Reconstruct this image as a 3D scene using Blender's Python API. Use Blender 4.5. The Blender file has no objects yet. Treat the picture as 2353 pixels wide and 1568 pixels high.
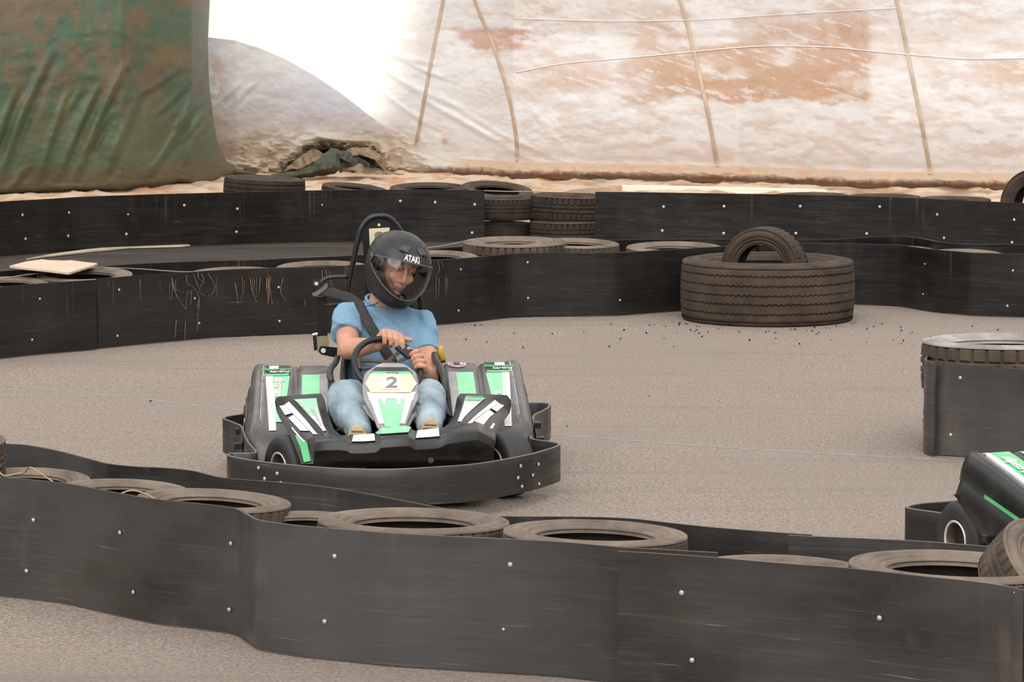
import bpy, bmesh, math, random
import numpy as np
from mathutils import Vector, Matrix, Euler, noise
random.seed(7); rng = np.random.RandomState(3)
SC = bpy.context.scene; COL = SC.collection
# ---------------------------------------------------------------- camera, world, sun, exposure
F, HC = 7000.0, 2.0
PITCH = math.atan(774/F)
CX, CY = 1176.5, 784.0
cam_d = bpy.data.cameras.new('camera'); cam = bpy.data.objects.new('camera', cam_d); COL.objects.link(cam)
cam.location = (0, 0, HC); cam.rotation_euler = (math.pi/2-PITCH, 0, 0)
cam_d.sensor_width = 36; cam_d.lens = F/2353*36; cam_d.clip_end = 500
SC.camera = cam
cam_d.dof.use_dof = False; cam_d.dof.focus_distance = 12.8; cam_d.dof.aperture_fstop = 32.0
w = bpy.data.worlds.new('sky'); SC.world = w; w.use_nodes = True
nt = w.node_tree; nt.nodes.clear()
def wn(t, **k):
    n = nt.nodes.new(t)
    for a, b in k.items(): setattr(n, a, b)
    return n
tc = wn('ShaderNodeTexCoord'); sep = wn('ShaderNodeSeparateXYZ'); nt.links.new(tc.outputs['Generated'], sep.inputs[0])
rmp = wn('ShaderNodeValToRGB'); nt.links.new(sep.outputs['Z'], rmp.inputs[0])
cr = rmp.color_ramp; cr.elements[0].position = 0.0; cr.elements[0].color = (.06, .057, .055, 1)
cr.elements[1].position = 1.0; cr.elements[1].color = (1.0, 1.0, 1.0, 1)
e = cr.elements.new(.12); e.color = (.20, .19, .18, 1)
e = cr.elements.new(.3); e.color = (.93, .92, .91, 1)
nz = wn('ShaderNodeTexNoise'); nz.inputs['Scale'].default_value = 2.6; nz.inputs['Detail'].default_value = 3
mp = wn('ShaderNodeMapping'); mp.inputs['Scale'].default_value = (1.6, 1.6, .3)
nt.links.new(tc.outputs['Generated'], mp.inputs[0]); nt.links.new(mp.outputs[0], nz.inputs[0])
mr = wn('ShaderNodeMapRange'); mr.inputs[1].default_value = .35; mr.inputs[2].default_value = .65; mr.inputs[3].default_value = .3; mr.inputs[4].default_value = 1.7
nt.links.new(nz.outputs[0], mr.inputs[0])
bg = wn('ShaderNodeBackground'); ml = wn('ShaderNodeMath', operation='MULTIPLY'); ml.inputs[1].default_value = 1.0
nt.links.new(mr.outputs[0], ml.inputs[0]); nt.links.new(rmp.outputs[0], bg.inputs[0]); nt.links.new(ml.outputs[0], bg.inputs[1])
ow = wn('ShaderNodeOutputWorld'); nt.links.new(bg.outputs[0], ow.inputs[0])
SC.view_settings.view_transform = 'Standard'; SC.view_settings.look = 'None'; SC.view_settings.gamma = 1
SC.view_settings.use_curve_mapping = False; SC.view_settings.exposure = 0.35
sd = bpy.data.lights.new('sun', 'SUN'); sun = bpy.data.objects.new('sun', sd); COL.objects.link(sun)
sd.energy = 6.5; sd.angle = math.radians(.6); sd.color = (1, .97, .9)
SUN_DIR = Vector((.10, -1, -math.tan(math.radians(10)))).normalized()   # low sun behind the tarpaulin wall
sun.rotation_euler = SUN_DIR.to_track_quat('-Z', 'Y').to_euler(); sun.location = (0, 60, 15)
# added soft sun lamp as sky fill, brightening what faces the camera
ad = bpy.data.lights.new('sky_fill', 'SUN'); aob = bpy.data.objects.new('sky_fill', ad); COL.objects.link(aob)
ad.energy = 1.45; ad.angle = math.radians(60); ad.color = (1, .97, .94); aob.location = (-5, -5, 20)
aob.rotation_euler = Vector((.25, .95, -.8)).to_track_quat('-Z', 'Y').to_euler()

# ---------------------------------------------------------------- photo <-> place
CA, SA = math.cos(PITCH), math.sin(PITCH)
def ray(px, py):
    u = (px-CX)/F; v = (py-CY)/F
    return Vector((u, CA-SA*v, -SA-CA*v))
def P(px, py, z=0.0):
    d = ray(px, py); t = (z-HC)/d.z; return Vector((d.x*t, d.y*t, z))
def PD(px, py, Y):
    d = ray(px, py); t = Y/d.y; return Vector((d.x*t, Y, HC+d.z*t))
# ---------------------------------------------------------------- helpers
def cr_spline(pts, n=8):
    pts = [Vector(p) for p in pts]; out = []
    q = [pts[0]*2-pts[1]]+pts+[pts[-1]*2-pts[-2]]
    for i in range(1, len(q)-2):
        for k in range(n):
            t = k/n; a, b, c, d = q[i-1], q[i], q[i+1], q[i+2]
            out.append(.5*((2*b)+(c-a)*t+(2*a-5*b+4*c-d)*t*t+(3*b-a-3*c+d)*t**3))
    out.append(pts[-1]); return out
def link(name, me, mat=None, parent=None, smooth=False):
    o = bpy.data.objects.new(name, me); COL.objects.link(o)
    if mat is not None and not me.materials: me.materials.append(mat)
    if parent is not None: o.parent = parent
    if smooth:
        for p in me.polygons: p.use_smooth = True
    return o
def mesh(name, vs, fs, mat=None, parent=None, smooth=False, uv=None):
    me = bpy.data.meshes.new(name); me.from_pydata([tuple(v) for v in vs], [], fs); me.update()
    if uv is not None:
        ul = me.uv_layers.new(name='UVMap')
        for lp in me.loops: ul.data[lp.index].uv = uv[lp.vertex_index]
    return link(name, me, mat, parent, smooth)
def bmobj(name, bm, mat=None, parent=None, smooth=False):
    bmesh.ops.recalc_face_normals(bm, faces=bm.faces)
    me = bpy.data.meshes.new(name); bm.to_mesh(me); bm.free()
    return link(name, me, mat, parent, smooth)
def tag(o, label=None, cat=None, group=None, kind=None):
    if label: o['label'] = label
    if cat: o['category'] = cat
    if group: o['group'] = group
    if kind: o['kind'] = kind
    return o
def empty(name, loc=(0, 0, 0), rz=0, label=None, cat=None, group=None):
    o = bpy.data.objects.new(name, None); COL.objects.link(o); o.location = loc; o.rotation_euler = (0, 0, rz)
    o.empty_display_size = .05
    return tag(o, label, cat, group)
def copy_tree(o, parent=None):
    c = o.copy(); COL.objects.link(c); c.parent = parent
    if parent is not None: c.matrix_parent_inverse = o.matrix_parent_inverse
    for ch in list(o.children): copy_tree(ch, c)
    return c
def grid_faces(nr, nc, closed_c=False, closed_r=False):
    f = []
    for i in range(nr if closed_r else nr-1):
        for j in range(nc if closed_c else nc-1):
            a = i*nc+j; b = i*nc+(j+1) % nc; i2 = (i+1) % nr
            f.append((a, b, i2*nc+(j+1) % nc, i2*nc+j))
    return f
def tube_vf(path, r, n=12, cap=True, closed=False):
    path = [Vector(p) for p in path]; vs = []; m = len(path)
    rr = r if isinstance(r, (list, tuple)) else [r]*m
    prev = None
    for i, p in enumerate(path):
        if closed: t = path[(i+1) % m]-path[i-1]
        else: t = path[min(i+1, m-1)]-path[max(i-1, 0)]
        t.normalize()
        if prev is None:
            a = Vector((0, 0, 1)) if abs(t.z) < .9 else Vector((1, 0, 0)); u = t.cross(a).normalized()
        else: u = (prev-t*prev.dot(t)).normalized()
        prev = u; v = t.cross(u)
        for k in range(n):
            a = 2*math.pi*k/n; vs.append(p+(u*math.cos(a)+v*math.sin(a))*rr[i])
    fs = grid_faces(m, n, True, closed)
    if cap and not closed:
        fs.append(tuple(range(n-1, -1, -1))); fs.append(tuple(range((m-1)*n, m*n)))
    return vs, fs
def tube(name, path, r, mat, parent=None, n=12, closed=False, spl=0):
    if spl: path = cr_spline(path, spl)
    vs, fs = tube_vf(path, r, n, closed=closed); return mesh(name, vs, fs, mat, parent, True)
def box_vf(c, s, rot=None):
    c = Vector(c); vs = []
    for x in (-1, 1):
        for y in (-1, 1):
            for z in (-1, 1):
                v = Vector((x*s[0]/2, y*s[1]/2, z*s[2]/2))
                if rot is not None: v = rot @ v
                vs.append(c+v)
    return vs, [(0, 1, 3, 2), (4, 6, 7, 5), (0, 4, 5, 1), (2, 3, 7, 6), (0, 2, 6, 4), (1, 5, 7, 3)]
def join_vf(parts):
    V = []; Fc = []
    for vs, fs in parts:
        b = len(V); V += list(vs); Fc += [tuple(i+b for i in f) for f in fs]
    return V, Fc
def box(name, c, s, mat, parent=None, rot=None, bev=.004):
    vs, fs = box_vf(c, s, rot); o = mesh(name, vs, fs, mat, parent)
    if bev: m = o.modifiers.new('bevel', 'BEVEL'); m.width = bev; m.segments = 2
    return o
def cyl_vf(a, b, r0, r1=None, n=24):
    return tube_vf([a, b], [r0, r1 if r1 is not None else r0], n)
def prism(name, poly, thick, mat, parent=None, nrm=None, smooth=False):
    """poly: list of 3D points (planar outline) extruded by thick along nrm"""
    poly = [Vector(p) for p in poly]; n = len(poly)
    nv = Vector((0, 0, 0))
    for i in range(n): nv += poly[i].cross(poly[(i+1) % n])
    nv.normalize()
    if nrm is not None: nv = Vector(nrm).normalized()
    bm = bmesh.new(); a = [bm.verts.new(p) for p in poly]; b = [bm.verts.new(p+nv*thick) for p in poly]
    bm.faces.new(a[::-1]); bm.faces.new(b)
    for i in range(n): bm.faces.new((a[i], a[(i+1) % n], b[(i+1) % n], b[i]))
    return bmobj(name, bm, mat, parent, smooth)
# ---------------------------------------------------------------- materials
def new_mat(name, base=(.5, .5, .5), rough=.6, metal=0.0, spec=.5):
    m = bpy.data.materials.new(name); m.use_nodes = True
    b = m.node_tree.nodes['Principled BSDF']; b.inputs['Base Color'].default_value = (*base, 1)
    b.inputs['Roughness'].default_value = rough; b.inputs['Metallic'].default_value = metal
    b.inputs['Specular IOR Level'].default_value = spec
    return m, m.node_tree, b
class N:
    def __init__(s, t): s.t = t
    def n(s, ty, **k):
        x = s.t.nodes.new(ty)
        for a, b in k.items(): setattr(x, a, b)
        return x
    def l(s, a, b): s.t.links.new(a, b)
    def coord(s, kind='Object', scale=(1, 1, 1), rot=(0, 0, 0)):
        c = s.n('ShaderNodeTexCoord'); m = s.n('ShaderNodeMapping'); m.inputs['Scale'].default_value = scale
        m.inputs['Rotation'].default_value = rot
        s.l(c.outputs[kind], m.inputs[0]); return m.outputs[0]
    def noise(s, co, scale, detail=4, rough=.6, dist=0):
        x = s.n('ShaderNodeTexNoise'); x.inputs['Scale'].default_value = scale; x.inputs['Detail'].default_value = detail
        x.inputs['Roughness'].default_value = rough; x.inputs['Distortion'].default_value = dist; s.l(co, x.inputs['Vector']); return x.outputs[0]
    def rng(s, v, a, b, c=0.0, d=1.0):
        x = s.n('ShaderNodeMapRange'); x.inputs[1].default_value = a; x.inputs[2].default_value = b
        x.inputs[3].default_value = c; x.inputs[4].default_value = d; s.l(v, x.inputs[0]); return x.outputs[0]
    def mix(s, f, a, b):
        x = s.n('ShaderNodeMix', data_type='RGBA')
        if isinstance(f, float): x.inputs[0].default_value = f
        else: s.l(f, x.inputs[0])
        for i, c in ((6, a), (7, b)):
            if isinstance(c, tuple): x.inputs[i].default_value = (*c[:3], 1)
            else: s.l(c, x.inputs[i])
        return x.outputs[2]
    def math(s, op, a, b=0.0):
        x = s.n('ShaderNodeMath', operation=op)
        for i, c in ((0, a), (1, b)):
            if isinstance(c, (int, float)): x.inputs[i].default_value = c
            else: s.l(c, x.inputs[i])
        return x.outputs[0]
    def bump(s, h, st, dist, bsdf, normal=None):
        x = s.n('ShaderNodeBump'); x.inputs['Strength'].default_value = st; x.inputs['Distance'].default_value = dist
        s.l(h, x.inputs['Height']); s.l(x.outputs[0], bsdf.inputs['Normal'])
        if normal is not None: s.l(normal, x.inputs['Normal'])
        return x.outputs[0]
def simple(name, base, rough=.6, metal=0, var=.15, scale=12, bump=0.0, spec=.5, dirt=None, dirt_amt=.5):
    m, t, b = new_mat(name, base, rough, metal, spec); g = N(t); co = g.coord()
    f = g.noise(co, scale, 5); c = g.mix(g.rng(f, .3, .7), tuple(x*(1-var) for x in base), tuple(min(1, x*(1+var)) for x in base))
    if dirt is not None:
        d = g.rng(g.noise(co, scale*.6, 8, .7), .5, .68, 0, dirt_amt); c = g.mix(d, c, dirt)
    g.l(c, b.inputs['Base Color'])
    if bump: g.bump(g.noise(co, scale*8, 3), bump, .002, b)
    return m
M = {}
# asphalt
m, t, b = new_mat('asphalt', (.3, .25, .2), .88, 0, .25); g = N(t); co = g.coord()
fine = g.noise(co, 70, 4, .85); mid = g.noise(co, 8, 5, .6); big = g.noise(co, .45, 4, .55)
vor = g.n('ShaderNodeTexVoronoi'); vor.inputs['Scale'].default_value = 130; g.l(co, vor.inputs['Vector'])
c1 = g.mix(g.rng(fine, .38, .62), (.125, .095, .075), (.455, .375, .31))
c1 = g.mix(g.rng(vor.outputs['Color'], .6, .95, 0, .35), c1, (.55, .47, .41))
c2 = g.mix(g.rng(mid, .35, .7, 0, .35), c1, (.28, .228, .19))
c3 = g.mix(g.rng(big, .4, .62, 0, .45), c2, (.265, .215, .18))
sx = g.n('ShaderNodeSeparateXYZ'); g.l(co, sx.inputs[0])
# band of dark rubbered asphalt between the far and the middle barrier (left half)
yy = g.math('ADD', sx.outputs['Y'], g.rng(g.noise(co, .9, 3), 0, 1, -.8, .8))
band = g.math('MULTIPLY', g.rng(yy, 19.6, 21.5), g.rng(sx.outputs['X'], -.6, 1.2, 1, 0))
streak = g.noise(g.coord(scale=(.35, 2.2, 1)), 2.0, 5, .6)
band = g.math('MULTIPLY', band, g.rng(streak, .3, .65, 1.0, .82))
c4 = g.mix(band, c3, (.030, .023, .018))
c4 = g.mix(g.rng(sx.outputs['Y'], 9.3, 8.7, 0, .55), c4, (.20, .160, .132))
# faint tyre streaks along the lap
st2 = g.noise(g.coord(scale=(.25, 3.0, 1), rot=(0, 0, .12)), 1.6, 5, .62)
c5 = g.mix(g.rng(st2, .52, .72, 0, .35), c4, (.17, .135, .11))
g.l(c5, b.inputs['Base Color']); g.bump(g.math('ADD', fine, g.math('MULTIPLY', vor.outputs['Distance'], .6)), .7, .006, b); M['asphalt'] = m
# black plastic sheet: scuffed, dusty, UV = metres along / up the sheet
def sheet_mat(name, dust_amt, base=(.007, .0062, .0058), rough=.42, scuff=1.0, drip=.35, edge=0, patch=.25):
    m, t, b = new_mat(name, base, rough, 0, .5); g = N(t)
    co = g.coord('UV')
    dust = g.noise(g.coord('UV', (.9, 1.6, 1)), 2.2, 7, .62)
    c = g.mix(g.rng(dust, .36, .72, 0, dust_amt), base, (.105, .085, .068))
    big = g.noise(g.coord('UV', (.55, .9, 1)), 1.4, 3, .5, .4)
    c = g.mix(g.rng(big, .42, .66, 0, patch), c, (.085, .081, .081))  # grey patches paint the sheen of the plastic into the colour
    smg = g.noise(g.coord('UV', (2.3, .8, 1)), 1.9, 4, .55, .3)
    c = g.mix(g.rng(smg, .60, .74, 0, min(1, patch*.9)), c, (.125, .10, .078))
    # long scuffs low on the face
    sc1 = g.noise(g.coord('UV', (.8, 26, 1), (0, 0, .03)), 2.4, 6, .68, .25)
    su = g.n('ShaderNodeSeparateXYZ'); g.l(co, su.inputs[0])
    low = g.math('MULTIPLY', g.rng(su.outputs['Y'], .02, .12, .5, 1), g.rng(su.outputs['Y'], .22, .32, 1, .12))
    c = g.mix(g.math('MULTIPLY', g.rng(sc1, .54, .76, 0, .34*scuff), low), c, (.13, .125, .12))
    sc2 = g.noise(g.coord('UV', (1.3, 42, 1), (0, 0, -.04)), 2.2, 2, .5, .1)
    c = g.mix(g.math('MULTIPLY', g.rng(sc2, .69, .74, 0, .6*scuff), low), c, (.24, .235, .22))
    # vertical mud runs from the top
    dr = g.noise(g.coord('UV', (34, .9, 1)), 1.0, 3, .5, .35)
    dm = g.noise(g.coord('UV', (1, 1, 1)), 1.3, 2)
    up = g.math('MULTIPLY', g.rng(su.outputs['Y'], .12, .4, 0, 1), g.rng(dm, .5, .62))
    c = g.mix(g.math('MULTIPLY', g.rng(dr, .62, .68, 0, drip), up), c, (.21, .12, .07))
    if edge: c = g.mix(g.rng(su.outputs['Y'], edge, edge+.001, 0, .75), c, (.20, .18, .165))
    g.l(c, b.inputs['Base Color'])
    r = g.rng(g.noise(g.coord('UV', (1, 8, 1)), 3, 5), .3, .7, rough-.1, rough+.16); g.l(r, b.inputs['Roughness'])
    h = g.math('ADD', g.noise(g.coord('UV', (2.2, .5, 1)), 1.2, 2, .4), g.math('MULTIPLY', sc1, .02))
    g.bump(h, .8, .07, b)
    return m
M['sheet'] = sheet_mat('black_plastic_near', .50, (.019, .018, .0175), .30, 1.0, .1, patch=.8)
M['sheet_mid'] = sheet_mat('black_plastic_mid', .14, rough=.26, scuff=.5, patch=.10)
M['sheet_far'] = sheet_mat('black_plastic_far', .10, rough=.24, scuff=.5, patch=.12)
M['bolt'] = simple('zinc_bolt', (.62, .64, .58), .4, .6, .2, 60)
def rubber(name, base, dusty, rough=.85):
    m, t, b = new_mat(name, base, rough, 0, .3); g = N(t); co = g.coord()
    oi = g.n('ShaderNodeObjectInfo'); ad_ = g.n('ShaderNodeVectorMath', operation='ADD'); g.l(co, ad_.inputs[0]); g.l(oi.outputs['Random'], ad_.inputs[1])
    f = g.noise(ad_.outputs[0], 5, 7, .65)
    c = g.mix(g.rng(f, .32, .66), base, dusty); g.l(c, b.inputs['Base Color'])
    g.bump(g.noise(co, 60, 4), .25, .004, b); return m
M['tread'] = rubber('dusty_tread_rubber', (.050, .037, .028), (.12, .088, .064))
M['wall'] = rubber('dusty_sidewall_rubber', (.11, .086, .068), (.25, .195, .15))
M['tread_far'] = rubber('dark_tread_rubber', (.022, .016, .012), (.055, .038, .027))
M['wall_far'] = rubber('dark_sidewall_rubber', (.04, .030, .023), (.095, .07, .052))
M['tread_truck'] = rubber('brown_truck_rubber', (.042, .030, .022), (.088, .062, .044))
M['wall_grey'] = rubber('grey_sidewall_rubber', (.17, .155, .145), (.42, .39, .36), .5)
M['slick'] = simple('slick_rubber', (.03, .029, .028), .6, 0, .2, 20)
M['black_pl'] = simple('black_moulded_plastic', (.013, .012, .0115), .33, 0, .3, 8, dirt=(.07, .06, .05), dirt_amt=.35)
M['grey_pl'] = simple('worn_grey_plastic', (.080, .074, .070), .30, 0, .3, 9, dirt=(.22, .19, .17), dirt_amt=.5)
M['green'] = simple('green_sticker', (.10, .52, .20), .35, 0, .12, 9, dirt=(.36, .72, .45), dirt_amt=.5)
M['lgreen'] = simple('faded_green_sticker', (.28, .72, .38), .35, 0, .08, 7, dirt=(.5, .78, .55), dirt_amt=.4)
M['white'] = simple('worn_white_sticker', (.78, .74, .72), .38, 0, .1, 12, dirt=(.42, .38, .36), dirt_amt=.55)
M['greyst'] = simple('grey_sticker', (.33, .31, .31), .4, 0, .2, 12, dirt=(.6, .57, .55), dirt_amt=.5)
M['blackst'] = simple('black_sticker', (.02, .02, .02), .4, 0, .2, 10)
M['yellow'] = simple('cream_yellow_plate', (.95, .80, .48), .45, 0, .06, 8)
M['cream'] = simple('cream_plate', (.74, .63, .42), .5, 0, .06, 8)
M['beige'] = simple('pale_number_patch', (.90, .76, .62), .5, 0, .05, 9)
M['digit'] = simple('worn_black_print', (.22, .20, .19), .6, 0, .2, 9)
M['red'] = simple('red_print', (.75, .12, .10), .5, 0, .1, 9)
M['steel_blk'] = simple('black_painted_steel', (.018, .017, .017), .28, .1, .2, 14)
M['belt'] = simple('grey_webbing', (.10, .09, .085), .7, 0, .12, 60)
M['belt_dark'] = simple('dark_webbing', (.035, .031, .030), .75, 0, .15, 60)
M['gas'] = simple('scuffed_yellow_paint', (.70, .43, .05), .5, 0, .15, 20, dirt=(.12, .08, .04), dirt_amt=.7)
M['olive'] = simple('olive_zinc_plate', (.36, .31, .18), .5, .3, .1, 15)
M['rimw'] = simple('pale_rim_metal', (.72, .68, .62), .4, .4, .1, 20)
M['rimd'] = simple('dark_rim_metal', (.10, .08, .065), .5, .4, .2, 20)
M['cord'] = simple('tan_twine', (.42, .29, .17), .8)
M['wire'] = simple('grey_wire', (.30, .26, .22), .6, .2)
# ---------------------------------------------------------------- ground
def ground():
    vs = []; xs = np.linspace(-26, 26, 53); ys = np.linspace(3, 70, 60)
    for y in ys:
        for x in xs: vs.append((x, y, -.002))
    o = mesh('floor', vs, grid_faces(len(ys), len(xs)), M['asphalt']); tag(o, kind='structure')
    # the yard goes on behind and beside the camera
    a = mesh('floor', [(-90, -90, -.02), (90, -90, -.02), (90, 110, -.02), (-90, 110, -.02)], [(0, 1, 2, 3)], M['asphalt']); tag(a, kind='structure')
ground()
# ---------------------------------------------------------------- barriers
BOLT = None
def bolt_mesh():
    vs, fs = join_vf([tube_vf([(0, 0, 0), (0, -.0015, 0)], .0095, 14), tube_vf([(0, 0, 0), (0, -.005, 0), (0, -.0062, 0)], [.0062, .0058, .003], 10)])
    me = bpy.data.meshes.new('bolt'); me.from_pydata([tuple(v) for v in vs], [], fs); me.materials.append(M['bolt']); return me
BOLT = bolt_mesh()
def barrier(pts, H, mat, label, bolts=(), group=None, th=.010, z0=0.004, world=None, flip=False, bs=.8):
    """pts: photo pixels of the top edge (at height H); bolts: photo pixels"""
    wp = [P(x, y, H) for x, y in pts] if world is None else [Vector((a, b_, H)) for a, b_ in world]
    if world is None:
        if pts[0][0] < -50: wp.insert(0, wp[0]+(wp[0]-wp[1]).normalized()*2.2)
        if pts[-1][0] > 2400: wp.append(wp[-1]+(wp[-1]-wp[-2]).normalized()*2.2)
    path = cr_spline(wp, 6)
    n = len(path); vs = []; uv = []; s = 0; off = random.random()*20
    nz_ = 6
    fr = []; bk = []
    for i, p in enumerate(path):
        t = (path[min(i+1, n-1)]-path[max(i-1, 0)]); t.z = 0; t.normalize(); nn = Vector((t.y, -t.x, 0))
        if flip: nn = -nn
        if i: s += (p-path[i-1]).length
        fr.append((p, nn, s))
    for side in (0, 1):
        for j in range(nz_+1):
            z = z0+(H-z0)*j/nz_
            for p, nn, s in fr:
                q = Vector((p.x, p.y, 0))-nn*(th*side)+nn*((.005*math.sin(s*3.1+off)+.003*math.sin(s*8.3+off*2))*(.5+.5*math.sin(math.pi*j/nz_)))
                q.z = z; vs.append(q); uv.append((s+off, z))
    fs = []; L = (nz_+1)*n
    for j in range(nz_):
        for i in range(n-1):
            a = j*n+i; fs.append((a, a+1, a+n+1, a+n)); b = L+a; fs.append((b, b+n, b+n+1, b+1))
    for i in range(n-1):
        a = nz_*n+i; fs.append((a, a+1, L+a+1, L+a)); a = i; fs.append((a, L+a, L+a+1, a+1))
    for j in range(nz_):
        a = j*n; fs.append((a, a+n, L+a+n, L+a)); a = j*n+n-1; fs.append((a, L+a, L+a+n, a+n))
    root = mesh('barrier_panel', vs, fs, mat, None, True, uv); tag(root, label, 'barrier', group)
    m = root.modifiers.new('split', 'EDGE_SPLIT'); m.split_angle = math.radians(50)
    for bx, by in bolts:
        best = None
        for i in range(n-1):
            a, c = path[i], path[i+1]
            d = ray(bx, by); # intersect plan ray with segment
            den = d.x*(c.y-a.y)-d.y*(c.x-a.x)
            if abs(den) < 1e-9: continue
            tt = (a.x*(c.y-a.y)-a.y*(c.x-a.x))/den
            hit = Vector((d.x*tt, d.y*tt, HC+d.z*tt)); sg = (Vector((hit.x, hit.y))-Vector((a.x, a.y))).dot(Vector((c.x-a.x, c.y-a.y)))/max(1e-9, ((c-a).xy).length_squared)
            if 0 <= sg <= 1 and (best is None or tt < best[0]): best = (tt, hit, fr[i][1])
        if best is None: continue
        o = bpy.data.objects.new('bolt', BOLT); COL.objects.link(o); o.parent = root
        nn = best[2]; o.location = best[1]+nn*.003; o.rotation_euler = (0, 0, math.atan2(nn.x, -nn.y)*-1 if False else math.atan2(nn.y, nn.x)+math.pi/2); o.scale = (bs,)*3
    return root
HB = .355
G1 = 'black plastic panels of the near tyre barrier'
barrier([(-190,1078),(-60,1088),(0,1097),(60,1102),(150,1112),(250,1130),(350,1148),(450,1158),(530,1168),(560,1180),(590,1195),(640,1203),(700,1210),(800,1218),(900,1226),(1000,1231),(1100,1236),(1200,1241),(1300,1247),(1420,1258),(1540,1265),(1648,1271)], .41, M['sheet'],
    'long scuffed black plastic panel at the front of the nearest barrier, left of the seam', [(78,1195),(62,1312),(277,1224),(308,1361),(532,1249),(528,1401),(770,1278),(747,1428),(1173,1297),(1158,1446)], G1, bs=.75)
barrier([(1420,1268),(1500,1272),(1640,1282),(1800,1296),(1900,1303),(2000,1312),(2120,1325),(2240,1337),(2353,1355),(2480,1378)], .41, M['sheet'],
    'black plastic panel overlapping the end of the nearest barrier at bottom right', [(1567,1362),(1591,1517),(2334,1361),(2022,1330+90)], G1)
barrier([(-190,1008),(-50,1015),(0,1020),(60,1024),(130,1037),(200,1055),(240,1066),(300,1073),(380,1077),(440,1083),(500,1097),(560,1103),(650,1110),(740,1119),(830,1133),(920,1150),(1010,1168),(1060,1178),(1150,1187),(1250,1188),(1350,1189),(1450,1193),(1540,1203),(1650,1214),(1800,1225),(1865,1229)], HB, M['sheet'],
    'wavy black plastic panel on the far side of the nearest tyre row, before the kart', [], G1)
barrier([(1812,1231),(2000,1239),(2120,1245),(2250,1255),(2353,1263),(2480,1274)], HB, M['sheet'],
    'black plastic panel behind the nearest tyre row at the right, under the second kart', [], G1)
G2 = 'black plastic panels of the middle tyre barrier'
barrier([(-120,668),(0,660),(90,652),(221,643)], .41, M['sheet_mid'], 'short black plastic panel at the left end of the middle barrier', [(91,687),(73,781)], G2)
MIDPANEL = barrier([(222,641),(300,635),(400,628),(500,621),(600,617),(700,614),(800,610),(900,604),(1000,598),(1100,591),(1150,586),(1200,583),(1300,582),(1400,581),(1450,579),(1550,573),(1650,567),(1750,562)], .41, M['sheet_mid'],
    'long mud-streaked black plastic panel behind the kart driver', [(273,666),(269,772),(447,686),(457,743),(640,660),(642,738),(1058,619),(1053,714),(1212,603),(1213,685),(1424,690)], G2)
barrier([(1745,563),(1800,560),(1900,559),(2000,561),(2060,563),(2100,568),(2150,574),(2200,578),(2240,581),(2353,584),(2480,587)], .41, M['sheet_mid'],
    'glossy dented black plastic panel to the right of the big truck tyre', [(2126,607),(2122,676),(2328,622),(2315,703)], G2)
barrier([(-120,634),(0,624),(60,620),(150,617),(225,613),(300,608),(400,603),(500,600),(600,597),(700,592),(800,588),(900,580),(1000,572),(1060,567),(1200,559),(1320,555),(1420,552),(1500,550)], .41, M['sheet_mid'],
    'black plastic panel on the far side of the middle tyre row, left and centre', [], G2)
barrier([(1490,550),(1600,549),(1700,550),(1800,551),(1900,551),(1950,548),(2050,543),(2110,547),(2160,556),(2220,561),(2353,562),(2480,562)], .41, M['sheet_mid'],
    'wavy black plastic panel on the far side of the middle barrier behind the truck tyre', [], G2)
G3 = 'black plastic panels of the far tyre barrier'
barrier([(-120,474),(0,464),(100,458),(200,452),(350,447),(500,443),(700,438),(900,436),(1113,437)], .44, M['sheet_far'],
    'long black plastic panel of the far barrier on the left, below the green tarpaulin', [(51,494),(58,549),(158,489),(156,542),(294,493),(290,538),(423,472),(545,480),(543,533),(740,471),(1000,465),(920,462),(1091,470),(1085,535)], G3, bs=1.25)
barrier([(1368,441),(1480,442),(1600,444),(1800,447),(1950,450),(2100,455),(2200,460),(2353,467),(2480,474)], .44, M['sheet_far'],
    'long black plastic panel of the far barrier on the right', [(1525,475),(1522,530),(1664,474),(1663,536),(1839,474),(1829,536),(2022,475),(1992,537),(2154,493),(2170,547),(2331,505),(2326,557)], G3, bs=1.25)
G4 = 'black plastic panels around the right hand barrier end'
barrier([(2138,836),(2200,839),(2260,842),(2353,850),(2480,862)], .41, M['sheet'], 'black plastic panel on the rounded barrier end at the right edge', [(2207,868),(2185,999)], G4)
wrap = [P(2140,838,.41), P(2128,832,.41), P(2126,826,.41), P(2140,812,.41), P(2180,798,.41), P(2260,790,.41), P(2400,790,.41), P(2480,791,.41)]
wrap[0] += Vector((.01, -.03, 0)); wrap[1] += Vector((-.005, -.02, 0))
barrier(None, .42, M['sheet'], 'curved black plastic flap wrapping round the tip of the right hand barrier end', [], G4, world=[(p.x, p.y) for p in wrap], flip=True)
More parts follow.
